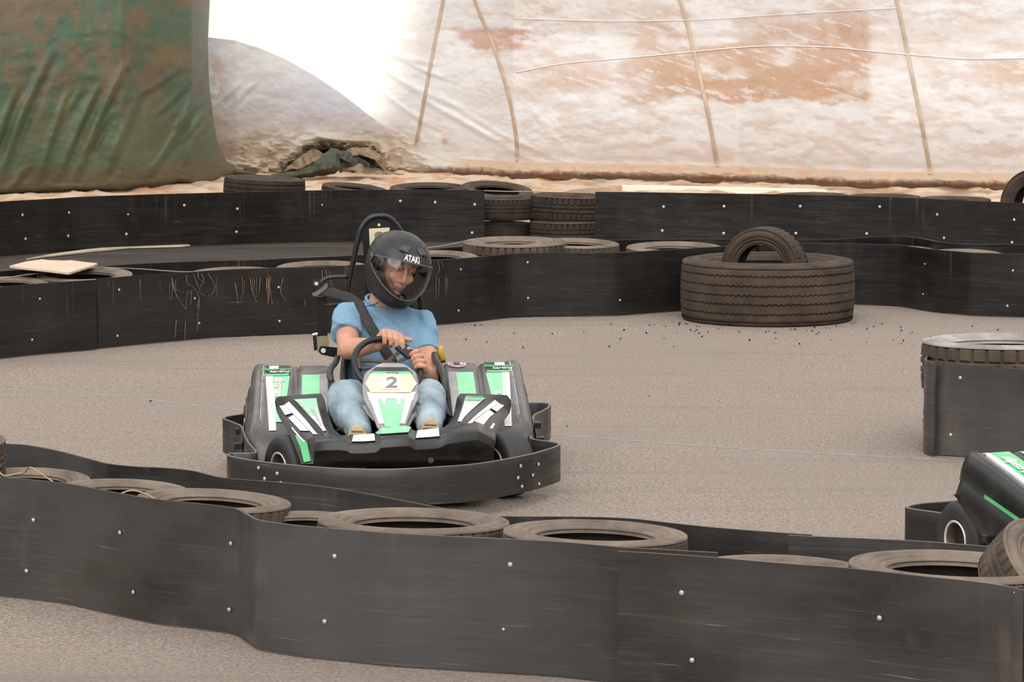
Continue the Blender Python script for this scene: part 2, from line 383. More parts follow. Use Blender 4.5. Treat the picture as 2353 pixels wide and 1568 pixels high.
# mud runs on the middle panel
mm = simple('dried_mud', (.26, .165, .105), .9)
MIDP = [P(x, y, .41) for x, y in [(222,641),(300,635),(400,628),(500,621),(600,617),(700,614),(800,610),(900,604),(1000,598),(1100,591)]]
def on_mid(px, py):
    ys_ = [float(np.interp(px, [(p.x/(p.y*CA-(p.z-HC)*SA)*F+CX) for p in MIDP], [p.y for p in MIDP]))]
    return PD(px, py, ys_[0]-.012)
def mud_runs():
    vs = []; fs = []
    def run(pts, w0, w1):
        pp = cr_spline([Vector((a, b, 0)) for a, b in pts], 5); n = len(pp); b0 = len(vs)
        for i, p in enumerate(pp):
            w_ = (w0+(w1-w0)*i/(n-1))*(.7+.6*random.random()); vs.append(on_mid(p.x-w_/2, p.y)); vs.append(on_mid(p.x+w_/2, p.y))
        for i in range(n-1): fs.append((b0+2*i, b0+2*i+1, b0+2*i+3, b0+2*i+2))
    for a in ([(395,640),(400,665),(412,690),(425,708),(432,712)], [(428,632),(430,650),(445,662),(450,668)], [(445,630),(452,650),(460,668)], [(462,629),(468,642),(461,660)], [(478,628),(488,645),(494,660),(488,675),(478,680)],
              [(394,655),(410,668),(430,672),(450,668),(470,680),(482,680)], [(432,668),(428,690),(426,712)], [(440,668),(438,700)], [(452,672),(458,690),(455,720),(453,760)], [(456,690),(452,706),(440,709)], [(455,626),(457,640),(470,650)],
              [(74+0,0+650)] if False else [(575,640),(578,665),(590,695)], [(598,640),(596,670)], [(612,638),(616,690)], [(622,636),(620,660),(626,700)], [(650,640),(645,670),(655,690)], [(700,690),(702,705)], [(615,640),(618,665),(616,700)],
              [(1006,600),(1010,620),(1004,628)], [(1014,600),(1018,612)], [(740,622),(742,650),(750,668)], [(748,620),(752,640)], [(757,622),(760,648),(768,666)], [(405,735),(402,775)], [(426,740),(424,785)], [(540,650),(548,700)]):
        run(a, random.uniform(1.0, 1.7), .8)
    for k in range(26):
        x = random.choice([random.uniform(232, 560), random.uniform(560, 640), random.uniform(1000, 1030)]); y = 612+random.uniform(16, 30)+(640-x)*.04*(x < 640); L = random.uniform(12, 60)
        run([(x, y), (x+random.uniform(-2, 2), y+L*.5), (x+random.uniform(-3, 3), y+L)], random.uniform(.6, 1.1), .4)
    o = mesh('mud_runs', vs, fs, mm, MIDPANEL); o['label'] = 'dried tan mud runs'; o['kind'] = 'stuff'
mud_runs()
# ---------------------------------------------------------------- tyres
def tyre_meshes(name, r, wd, lug=26, lug_d=.008, circ=(), circ_d=.007, rim=.62, truck=False, nth=208, squareness=3.2, zig=False):
    """axis Z, centre at z=0. returns meshes tread, sidewall (upper; mirrored for lower)"""
    ri = r*rim; nP = 26 if not truck else 60
    vs = []; fs = []
    for k in range(nth):
        th = 2*math.pi*k/nth
        for j in range(nP):
            u = j/(nP-1)*2-1             # -1 .. 1 across
            z = u*wd/2*.93; rr = r*(1-.018*abs(u)**2)-.10*r*max(0, abs(u)-.82)**2/.0324*.35
            d = 0
            ph = (th*lug/(2*math.pi)+(.25 if u > 0 else 0)) % 1
            au = abs(u)
            if not truck:
                if .38 < au and ph < .22: d = lug_d
                if .33 < au < .38: d = lug_d*.8
                if au < .05: d = lug_d*.8
                ph2 = (th*lug/(2*math.pi)+u*1.6) % 1
                if .08 < au < .33 and ph2 < .13: d = lug_d*.6
            else:
                zz = .018*(1 if math.sin(th*90) > 0 else -1) if zig else 0
                for cc in circ:
                    if abs(u-cc-zz) < .026: d = circ_d
                if au > .93 and (th*lug/(2*math.pi)) % 1 < .25: d = .004
            rr -= d
            vs.append((rr*math.cos(th), rr*math.sin(th), z))
    fs += grid_faces(nth, nP, False, True)
    # inside of the tyre
    b = len(vs); nI = 10
    for k in range(nth):
        th = 2*math.pi*k/nth
        for j in range(nI):
            a = math.pi*j/(nI-1); z = -math.cos(a)*wd*.40; rr = ri+(r-.022-ri)*math.sin(a)**.6
            vs.append((rr*math.cos(th), rr*math.sin(th), z))
    fi = grid_faces(nth, nI, False, True); fs += [tuple(i+b for i in reversed(f)) for f in fi]
    t_ = bpy.data.meshes.new('tread'); t_.from_pydata(vs, [], [f[::-1] for f in fs])
    # sidewall
    prof = [(1.0, .44), (.995, .475), (.975, .492), (.955, .47), (.94, .455), (.925, .47), (.90, .505), (.87, .52), (.83, .515), (.80, .50), (.79, .47), (.78, .468), (.77, .485), (.745, .475), (.725, .44), (.712, .405), (.70, .41), (.69, .44), (.67, .445), (.65, .42), (.635, .38), (.62, .33)]
    vs = []; n2 = 96
    for k in range(n2):
        th = 2*math.pi*k/n2
        for q, z in prof:
            rq = ri+(q-.62)/.38*(r*.985-ri); vs.append((rq*math.cos(th), rq*math.sin(th), z*wd))
    fs = grid_faces(n2, len(prof), False, True)
    s_ = bpy.data.meshes.new('sidewall'); s_.from_pydata(vs, [], [f[::-1] for f in fs])
    s2 = bpy.data.meshes.new('sidewall'); s2.from_pydata([(x, -y, -z) for x, y, z in vs], [], [f[::-1] for f in fs])
    for me in (s_, s2):
        for p in me.polygons: p.use_smooth = True
    for me in (t_, s_, s2): me.update()
    return t_, s_, s2
TK = {}
TK['car'] = tyre_meshes('car', .30, .185, 44, .007)
TK['snow'] = tyre_meshes('snow', .33, .21, 40, .012, rim=.60)
TK['small'] = tyre_meshes('small', .235, .15, 40, .006, rim=.6)
TK['smooth'] = tyre_meshes('smooth', .29, .18, 60, .003)
TK['truck'] = tyre_meshes('truck', .54, .375, 120, .01, (-.66, -.33, 0, .33, .66), .012, .56, True, nth=540, zig=True)
TK['wide'] = tyre_meshes('wide', .37, .22, 34, .012, rim=.66)
TCACHE = {}
RAD = {'car': (.30, .185), 'snow': (.33, .21), 'small': (.235, .15), 'smooth': (.29, .18), 'truck': (.54, .375), 'wide': (.37, .22)}
def tyre(kind, loc, rot=(0, 0, 0), scale=1.0, tm='tread', wm='wall', label=None, group=None):
    key = (kind, tm, wm)
    if key not in TCACHE:
        ms = [x.copy() for x in TK[kind]]
        for me, mt in zip(ms, (tm, wm, wm)): me.materials.append(M[mt])
        TCACHE[key] = ms
    root = empty('tyre', loc, 0, label, 'tyre', group); root.rotation_euler = rot; root.scale = (scale,)*3
    for me in TCACHE[key]:
        nm = 'tread' if me.name.startswith('tread') else 'sidewall'
        o = bpy.data.objects.new(nm, me); COL.objects.link(o); o.parent = root
    return root
NF = [(0,1097),(250,1130),(450,1158),(560,1180),(700,1210),(900,1226),(1200,1241),(1420,1258),(1640,1282),(2000,1312),(2353,1355),(2480,1378)]
NB_ = [(0,1020),(240,1066),(440,1083),(650,1110),(830,1133),(1010,1168),(1150,1187),(1450,1193),(1650,1214),(2000,1238),(2353,1262),(2480,1274)]
MF = [(0,660),(221,643),(500,621),(800,610),(1000,598),(1200,583),(1400,581),(1650,567),(1900,559),(2060,563),(2150,574),(2240,581),(2353,584)]
MB_ = [(0,624),(225,613),(500,600),(800,588),(1060,567),(1320,555),(1500,550),(1900,551),(2050,543),(2160,556),(2353,562)]
HB = .355
def mid_d(px, near):
    f, b_ = (NF, NB_) if near else (MF, MB_)
    yf = np.interp(px, [a for a, _ in f], [c for _, c in f]); yb = np.interp(px, [a for a, _ in b_], [c for _, c in b_])
    return (P(px, yf, .41).y+P(px, yb, HB if near else .41).y)/2
def flat_tyre(kind, px, ytop, yfront, d, scale=1.0, roll=0.0, rz=0.0, under=True, dd=0.0, **k):
    """a tyre lying flat whose upper face spans ytop..yfront in the photo, centre at distance d"""
    d = mid_d(px, d < 15)+dd; r = RAD[kind][0]*scale; wd = RAD[kind][1]*scale
    zb = HC-(ytop-10)*(d+r*.95)/F; zf = HC-(yfront-10)*(d-r*.95)/F
    zc = (zb+zf)/2; tilt = math.atan2(zb-zf, 2*r*.95); tilt = max(-.2, min(.2, tilt))
    x = (px-CX)*(d*CA-(zc-HC)*SA)/F
    m_ = Euler((tilt, roll, 0)).to_matrix() @ Euler((0, 0, rz)).to_matrix()
    e = m_.to_euler(); up = m_ @ Vector((0, 0, 1))
    o = tyre(kind, Vector((x, d, zc))-up*wd*.5, e, scale, **k)
    if under:
        z = zc-wd*1.06-.02
        i = 0
        while z-wd*.5 > -.02 and i < 3:
            zz = z-wd*.5
            tyre(kind, (x, d, zz), (0, 0, random.random()*6), scale, tm=k.get('tm', 'tread'), wm=k.get('wm', 'wall'),
                 label='worn black tyre stacked out of sight underneath the top tyre of its stack', group='tyres underneath the stacks'); z -= wd*1.03; i += 1
    return o
GN = 'tyres between the near barrier panels'
flat_tyre('small', 60, 1079, 1130, 10.62, .98, .03, label='dusty tyre with tan twine on it, leftmost lying tyre of the near row', group=GN)
flat_tyre('small', 285, 1106, 1158, 10.28, 1.0, .05, label='dusty tyre second from the left in the near row, twine across its rim', group=GN)
flat_tyre('small', 492, 1130, 1178, 10.00, 1.12, .06, label='dusty tyre with ribbed shoulder, right before the kink of the near barrier', group=GN)
flat_tyre('small', 692, 1181, 1225, 9.72, .86, .0, label='low thin tyre tucked behind the largest ribbed tyre in the near row', group=GN, under=False, dd=.1)
flat_tyre('car', 951, 1174, 1229, 9.42, 1.03, .02, label='largest dusty tyre of the near row, ribbed edge, in front of the kart nose', group=GN)
flat_tyre('smooth', 1368, 1202, 1258, 9.20, 1.0, .03, label='dusty smooth tyre with a dark hole, in the centre right of the near row', group=GN)
flat_tyre('smooth', 1790, 1284, 1345, 8.98, .92, .02, label='tyre almost hidden behind the near panel right of the seam', group=GN)
flat_tyre('car', 2195, 1273, 1345, 8.72, 1.05, .03, label='dusty tyre with yellow chalk marks beside the leaning tyre at bottom right', group=GN, wm='wall')
c = PD(2418, 1352, 8.90)
tyre('small', c, Vector((.50, -.42, .76)).to_track_quat('Z', 'Y').to_euler(), .95, label='small ribbed tyre leaning on its side at the right edge of the near row')
c = PD(-139, 1052, 10.75); tyre('small', c, (.04, .05, 0), 1.0, label='brown tyre end just showing at the left edge on top of the near row')
GM = 'tyres between the middle barrier panels'
flat_tyre('smooth', 20, 634, 660, 17.95, .80, .02, label='dusty tyre at the far left of the middle row, next to the plywood', group=GM)
flat_tyre('car', 195, 612, 644, 18.15, .95, .0, label='dusty tyre under the plywood board', group=GM)
flat_tyre('car', 545, 611, 640, 18.75, 1.0, .0, label='tyre showing only its rim above the mud-streaked panel', group=GM)
flat_tyre('car', 742, 597, 625, 19.0, .98, .0, label='tyre just left of the roll hoop in the middle row', group=GM)
flat_tyre('car', 1000, 573, 602, 19.1, .92, .0, label='tyre right of the helmet with a wire over it', group=GM)
flat_tyre('snow', 1183, 541, 563, 19.55, 1.04, .0, label='big winter tyre with deep tread blocks right of the driver', group=GM)
flat_tyre('car', 1322, 545, 566, 19.75, .98, .02, label='brown worn tyre directly right of the big winter tyre', group=GM)
flat_tyre('smooth', 1549, 553, 576, 19.75, 1.12, .0, label='grey tyre lying left of the big truck tyre', group=GM, wm='wall')
flat_tyre('smooth', 2075, 563, 585, 19.55, .9, .0, label='tyre barely showing above the dented glossy panel, left one', group=GM)
flat_tyre('smooth', 2215, 570, 592, 19.45, .9, .0, label='tyre barely showing above the dented glossy panel, right one', group=GM)
# truck tyre on the track
tp = P(1767, 752, 0); dtr = tp.y+.54
tt = tyre('truck', ((1767-CX)*dtr/F*.998, dtr, .19), (0, 0, .3), 1.03, 'tread_truck', 'tread_truck', 'big brown truck tyre lying flat on the track with grooved tread')
c = PD(1757, 598, dtr+.03)
st = tyre('small', c+Vector((.0, 0, -.06)), Euler((math.radians(90), 0, math.radians(-27)), 'XYZ'), 1.17, 'tread_truck', 'tread_truck', 'small tyre standing upright inside the big truck tyre')
# far tyres
GF = 'tyres behind the far barrier panels'
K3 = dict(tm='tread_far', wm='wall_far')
def zy(py, d): return HC-(py-10)*d/F
def far_flat(kind, px, ytop, d, scale, label, roll=0, grp=GF, tilt=0.0):
    r, wd = RAD[kind]; r *= scale; wd *= scale
    z = zy(ytop, d+r*.9)-.9*r*math.sin(tilt)
    x = (px-CX)*d/F; rot = (tilt, roll, 0)
    return tyre(kind, (x, d, z-wd/2), rot, scale, label=label, group=grp, **K3)
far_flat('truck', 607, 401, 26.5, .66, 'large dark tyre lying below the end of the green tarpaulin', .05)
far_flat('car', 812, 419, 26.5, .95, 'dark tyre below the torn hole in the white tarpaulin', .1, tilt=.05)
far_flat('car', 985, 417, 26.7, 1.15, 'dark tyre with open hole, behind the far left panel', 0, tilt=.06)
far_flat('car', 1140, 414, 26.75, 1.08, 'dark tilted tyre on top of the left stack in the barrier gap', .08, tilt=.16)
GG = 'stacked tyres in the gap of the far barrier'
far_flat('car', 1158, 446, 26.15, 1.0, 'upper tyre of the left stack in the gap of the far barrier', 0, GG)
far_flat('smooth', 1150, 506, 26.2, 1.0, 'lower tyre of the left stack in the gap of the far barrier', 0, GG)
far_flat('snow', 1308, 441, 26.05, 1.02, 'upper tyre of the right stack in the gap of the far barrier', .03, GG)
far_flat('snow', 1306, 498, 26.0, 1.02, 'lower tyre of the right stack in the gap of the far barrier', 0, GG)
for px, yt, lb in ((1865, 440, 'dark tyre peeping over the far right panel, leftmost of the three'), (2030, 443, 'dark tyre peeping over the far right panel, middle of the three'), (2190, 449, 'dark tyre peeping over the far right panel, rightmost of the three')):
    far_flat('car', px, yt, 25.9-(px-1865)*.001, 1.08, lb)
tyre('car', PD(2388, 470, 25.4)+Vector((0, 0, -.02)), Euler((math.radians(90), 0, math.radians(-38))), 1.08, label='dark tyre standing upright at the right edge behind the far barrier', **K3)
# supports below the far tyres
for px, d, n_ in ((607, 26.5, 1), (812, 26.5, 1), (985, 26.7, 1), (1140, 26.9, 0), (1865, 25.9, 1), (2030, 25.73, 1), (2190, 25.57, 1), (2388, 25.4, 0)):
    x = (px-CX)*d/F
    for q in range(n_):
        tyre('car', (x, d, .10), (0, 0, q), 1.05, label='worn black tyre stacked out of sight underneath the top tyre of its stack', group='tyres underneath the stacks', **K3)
# right edge stack: big tyre on the barrier end
dr_ = P(2135, 838, .41).y+.30
xx = (2128-CX)*dr_/F+.385
o = tyre('wide', (xx, dr_+.07, .365), (math.radians(-1.5), 0, .1), 1.04, 'tread', 'wall_grey', 'large lugged tyre with shiny pale sidewall on the right hand barrier end')
tyre('wide', (xx, dr_+.07, .12), (0, 0, .4), 1.0, label='worn black tyre stacked out of sight underneath the top tyre of its stack', group='tyres underneath the stacks')
# plywood board
bm = bmesh.new()
pb = [(22, 611, 17.85), (60, 601, 18.2), (96, 596, 18.55), (112, 598, 18.5), (150, 599, 18.5), (163, 598, 18.5), (200, 603, 18.4), (224, 605, 18.35), (214, 610, 18.2), (158, 627, 17.75), (100, 620, 17.8), (60, 616, 17.82)]
ply = prism('plywood_board', [PD(*q) for q in pb], -.012, simple('weathered_plywood', (.62, .48, .36), .8, 0, .12, 14), nrm=(0, 0, 1))
tag(ply, 'broken pale plywood board lying on the tyres at the left', 'board')
# twine and wires
GW = 'wires tying the middle tyres'
def wire(pts, mat, label, r=.004, cat='wire', name='tie_wire', group=None):
    o = tube(name, [PD(*p) for p in pts], r, M[mat], None, 6, spl=6); tag(o, label, cat, group); return o
wire([(-20, 646, 17.6), (60, 632, 17.8), (150, 622, 18.0), (225, 615, 18.2), (265, 616, 18.3), (330, 619, 18.45), (420, 625, 18.5), (480, 623, 18.55)], 'wire', 'thin wire running from under the plywood along the middle tyres')
wire([(870, 590, 19.2), (960, 573, 19.3), (1020, 565, 19.3), (1060, 556, 19.35), (1085, 553, 19.3)], 'wire', 'thin wire tied from behind the helmet to the big winter tyre')
wire([(-5, 1082, 10.45), (10, 1094, 10.4), (35, 1090, 10.4), (55, 1086, 10.4), (70, 1075, 10.35), (95, 1090, 10.3), (125, 1110, 10.1)], 'cord', 'tan twine looped over the leftmost near tyre', .003, 'twine', 'twine')
wire([(275, 1136, 10.0), (300, 1128, 10.05), (325, 1132, 10.0), (355, 1146, 9.95)], 'cord', 'short tan twine over the second near tyre', .003, 'twine', 'twine')
wire([(1080, 437, 26.1), (1160, 440, 26.0), (1240, 441, 26.0), (1368, 444, 26.0)], 'cord', 'pale cord stretched over the stacks in the barrier gap', .005, 'cord', 'cord')
# tan mat strip at the foot of the far left panel
ms_ = [(60, 590), (100, 584), (200, 573), (300, 566), (420, 563), (437, 561), (420, 558), (330, 559), (265, 562), (200, 568), (120, 579)]
o = prism('foam_strip', [P(x, y+5+3*(x < 300), .004) for x, y in ms_], .012, simple('dirty_cream_foam', (.50, .43, .32), .9, 0, .2, 9), nrm=(0, 0, 1)); tag(o, 'dirty cream strip lying along the foot of the far left barrier', 'strip')
# painted line across the track
ln = cr_spline([P(x, y, .0) for x, y in [(-60, 880), (90, 893), (300, 913), (510, 938), (800, 966), (1270, 998), (1500, 1016), (1800, 1036), (2120, 1054), (2480, 1078)]], 6)
vs = []
for p in ln: vs += [p+Vector((0, -.022, -.0014)), p+Vector((0, .022, -.0014))]
m, t, b = new_mat('worn_line_paint', (.3, .3, .3), .8); g = N(t); f = g.rng(g.noise(g.coord(), 14, 6, .7), .42, .6)
g.l(g.mix(f, (.24, .20, .168), (.30, .28, .262)), b.inputs['Base Color'])
o = mesh('track_line', vs, [(2*i, 2*i+2, 2*i+3, 2*i+1) for i in range(len(ln)-1)], m); tag(o, 'faint worn grey line painted across the asphalt track', 'line')
# rubber crumbs on the track
parts = []
for k in range(120):
    if k < 60: px = random.uniform(1000, 2353); py = random.uniform(745, 800)
    elif k < 110: px = random.uniform(1400, 2100); py = random.uniform(738, 765)
    else: px = random.uniform(0, 2353); py = random.uniform(760, 1000)
    p = P(px, py, .004); s = random.uniform(.003, .009)
    vs_, fs_ = box_vf(p, (s*1.6, s, s*.7), Euler((random.random(), random.random(), random.random()*6)).to_matrix()); parts.append((vs_, fs_))
o = mesh('rubber_crumbs', *join_vf(parts), M['blackst']); tag(o, 'small black rubber crumbs scattered over the far side of the track', 'debris', kind='stuff')
# ---------------------------------------------------------------- tarpaulin wall
def vnoise(x, y, seed=0):
    xi = np.floor(x).astype(int); yi = np.floor(y).astype(int); xf = x-xi; yf = y-yi
    u = xf*xf*(3-2*xf); v = yf*yf*(3-2*yf)
    def h(a, b):
        n = (a*374761393+b*668265263+seed*1442695041) & 0x7fffffff
        n = ((n ^ (n >> 13))*1274126177) & 0x7fffffff
        return ((n ^ (n >> 16)) & 0xffff)/65535.0
    return (h(xi, yi)*(1-u)+h(xi+1, yi)*u)*(1-v)+(h(xi, yi+1)*(1-u)+h(xi+1, yi+1)*u)*v
def fbm(x, y, o=5, seed=0, g=.55):
    s = 0; a = 1; t = 0
    for i in range(o):
        s = s+a*vnoise(x*2**i+17.3*i, y*2**i+5.1*i, seed+i); t += a; a *= g
    return s/t
def sstep(a, b, x):
    t = np.clip((x-a)/(b-a), 0, 1); return t*t*(3-2*t)
def polydist(X, Y, pts):
    """distance to polyline in px, and signed side"""
    D = np.full(X.shape, 1e9); S = np.zeros(X.shape)
    for (x0, y0), (x1, y1) in zip(pts[:-1], pts[1:]):
        dx, dy = x1-x0, y1-y0; L = dx*dx+dy*dy
        t = np.clip(((X-x0)*dx+(Y-y0)*dy)/L, 0, 1); d = np.hypot(X-x0-t*dx, Y-y0-t*dy)
        c = (dx*(Y-y0)-dy*(X-x0)); m = d < D; D = np.where(m, d, D); S = np.where(m, np.sign(c), S)
    return D, S
YB = ([-700, 0, 280, 440, 540, 700, 850, 960, 1180, 1500, 1700, 2000, 2353, 3000], [458, 450, 441, 426, 407, 403, 397, 402, 415, 421, 425, 437, 442, 450])
def hem_y(px): return np.interp(px, *YB)
def depth0(px): return 14000/(hem_y(px)-10)
def depthw(px): return depth0(np.maximum(px, 545))
def folds(X, Y, L):
    D = np.zeros(X.shape)
    for pts, wd, dp in L:
        best = np.full(X.shape, 1e9); fr = np.zeros(X.shape); n = len(pts)-1
        for i in range(n):
            (x0, y0), (x1, y1) = pts[i], pts[i+1]; dx, dy = x1-x0, y1-y0
            t = np.clip(((X-x0)*dx+(Y-y0)*dy)/(dx*dx+dy*dy), 0, 1); d = np.hypot(X-x0-t*dx, Y-y0-t*dy)
            m = d < best; best = np.where(m, d, best); fr = np.where(m, (i+t)/n, fr)
        D += dp*np.sin(math.pi*np.clip(fr, .0, 1))**.7*np.exp(-(best/wd)**2)
    return D
def crv(x0, y0, x1, y1, bend):
    mx, my = (x0+x1)/2+bend*(y1-y0), (y0+y1)/2-bend*(x1-x0)
    return [((1-t)**2*x0+2*t*(1-t)*mx+t*t*x1, (1-t)**2*y0+2*t*(1-t)*my+t*t*y1) for t in np.linspace(0, 1, 9)]
def tarp(name, xs, ys, depth_fn, col_fn, mat, solid=True):
    X, Y = np.meshgrid(xs, ys); D = depth_fn(X, Y); C = col_fn(X, Y)
    U = (X-CX)/F; V = (Y-CY)/F
    dx, dy, dz = U, CA-SA*V, -SA-CA*V
    T = D/dy; Z = HC+dz*T; Z = np.maximum(Z, .004+0*Z)
    vs = np.stack([dx*T, D, Z], -1).reshape(-1, 3)
    o = mesh(name, vs.tolist(), grid_faces(len(ys), len(xs)), mat, None, True)
    at = o.data.color_attributes.new('dirt', 'FLOAT_COLOR', 'POINT')
    cc = np.concatenate([C.reshape(-1, 3), np.ones((C.shape[0]*C.shape[1], 1))], 1); at.data.foreach_set('color', cc.astype(np.float32).ravel())
    return o
def tarp_mat(name, transl, fine, spec=.3, rough=.6):
    m, t, b = new_mat(name, (.8, .8, .8), rough, 0, spec); g = N(t)
    at = g.n('ShaderNodeAttribute'); at.attribute_name = 'dirt'
    co = g.coord(); f1 = g.noise(g.coord(scale=(2.6, 1, 7)), 2.6, 9, .68, .5)
    f2 = g.noise(co, 16, 6, .7, .6)
    c = g.mix(g.math('MULTIPLY', g.rng(f1, .48, .66), fine), at.outputs['Color'], (.64, .52, .44) if transl > 0 else (.22, .13, .075))
    c = g.mix(g.math('MULTIPLY', g.rng(f2, .52, .68), fine*.8), c, (.90, .89, .89) if transl > 0 else (.07, .13, .065))
    g.l(c, b.inputs['Base Color']); g.bump(g.math('ADD', g.noise(co, 9, 6, .6), g.math('MULTIPLY', f2, .4)), .35, .03, b)
    if transl > 0:
        tr = g.n('ShaderNodeBsdfTranslucent'); g.l(c, tr.inputs[0]); mx = g.n('ShaderNodeMixShader'); mx.inputs[0].default_value = transl
        out = t.nodes['Material Output']; g.l(b.outputs[0], mx.inputs[1]); g.l(tr.outputs[0], mx.inputs[2]); g.l(mx.outputs[0], out.inputs[0])
    return m
ARC = [(440, 84), (480, 86), (540, 93), (600, 112), (660, 138), (720, 172), (780, 212), (830, 250), (870, 283), (905, 312), (960, 370), (990, 420)]
hole = [(636, 386), (680, 352), (700, 328), (735, 323), (800, 328), (868, 334), (876, 350), (882, 374), (905, 398), (870, 402), (780, 398), (700, 400)]
def in_hole(X, Y):
    # soft-edged signed distance
    D, S = polydist(X, Y, hole+[hole[0]])
    ins = np.zeros(X.shape, bool); n = len(hole); j = n-1
    for i in range(n):
        xi, yi = hole[i]; xj, yj = hole[j]
        c = ((yi > Y) != (yj > Y)) & (X < (xj-xi)*(Y-yi)/(yj-yi+1e-9)+xi); ins ^= c; j = i
    return np.where(ins, D, -D)
def w_depth(X, Y):
    D = depthw(X); hy = hem_y(X)
    h = (hy-Y)/210.0                                       # rough height in metres
    hh = np.clip(h, 0, 3)
    D = D-.28*np.sin(np.clip(hh/1.6, 0, 1)*math.pi)+.10*np.clip(h-1.6, 0, 9)
    L = []
    for k, (x0, y0, x1, y1, bd, w_, dp) in enumerate([
        (770, 60, 1010, 150, -.12, 9, .035), (800, 100, 1100, 260, -.12, 9, .04), (860, 140, 1190, 340, -.1, 9, .045), (840, 175, 1010, 300, -.1, 8, .035), (880, 110, 1060, 190, -.1, 7, .03),
        (980, 200, 1290, 370, -.08, 8, .03), (1010, 240, 1230, 375, -.06, 8, .03), (820, 50, 960, 90, -.1, 8, .02), (560, 180, 490, 250, .0, 6, .03), (530, 250, 600, 180, .1, 5, .02),
        (1260, 300, 1320, 378, .05, 6, .02), (1210, 230, 1290, 340, 0, 7, .015), (640, 300, 700, 360, 0, 14, .05), (600, 330, 660, 380, 0, 10, .04), (1190, 280, 1205, 370, 0, 6, .02),
        (700, 300, 860, 318, -.15, 8, .06), (720, 310, 850, 326, -.1, 5, .05), (900, 320, 925, 370, 0, 10, .07), (930, 330, 915, 365, 0, 7, .04)]):
        L.append((crv(x0, y0, x1, y1, bd), w_, -dp*1.2)); L.append((crv(x0+7, y0+9, x1+7, y1+9, bd), w_*.8, dp*.8))
    D = D+folds(X, Y, L)
    D = D-.05*(fbm(X/55, Y/40, 4, 3)-.5)-.02*(fbm(X/12, Y/9, 3, 8)-.5)*sstep(500, 300, np.abs(X-950))
    s = in_hole(X, Y); m = sstep(-3, 12, s)
    cr_ = np.abs(fbm((X+Y*.6)/26, (Y*1.7-X*.25)/22, 4, 21)-.5)*2
    D = D+m*(1.0*sstep(0, 30, s)-.55*(1-cr_)**3-.1)
    rim = np.exp(-((s+6)/7)**2); D = D-.10*rim
    # bottom roll of the hem
    hb = (hy-Y); D = D-.16*np.exp(-((hb-22)/16)**2)*sstep(930, 1050, X)+.20*np.exp(-(hb/7)**2)
    rg = 1-np.abs(fbm((X+Y*.8)/48, (Y*1.3-X*.3)/26, 5, 133)-.5)*2
    D = D-.08*rg**5*sstep(120, 40, hb)*sstep(1010, 960, X)*sstep(520, 580, X)-.05*rg**4*sstep(60, 20, hb)*sstep(960, 1010, X)
    low = np.exp(-(hb/30)**2)*sstep(1000, 900, X); D = D-low*.18*(1-np.abs(fbm(X/30, Y/14, 4, 33)-.5)*2)**2
    return D
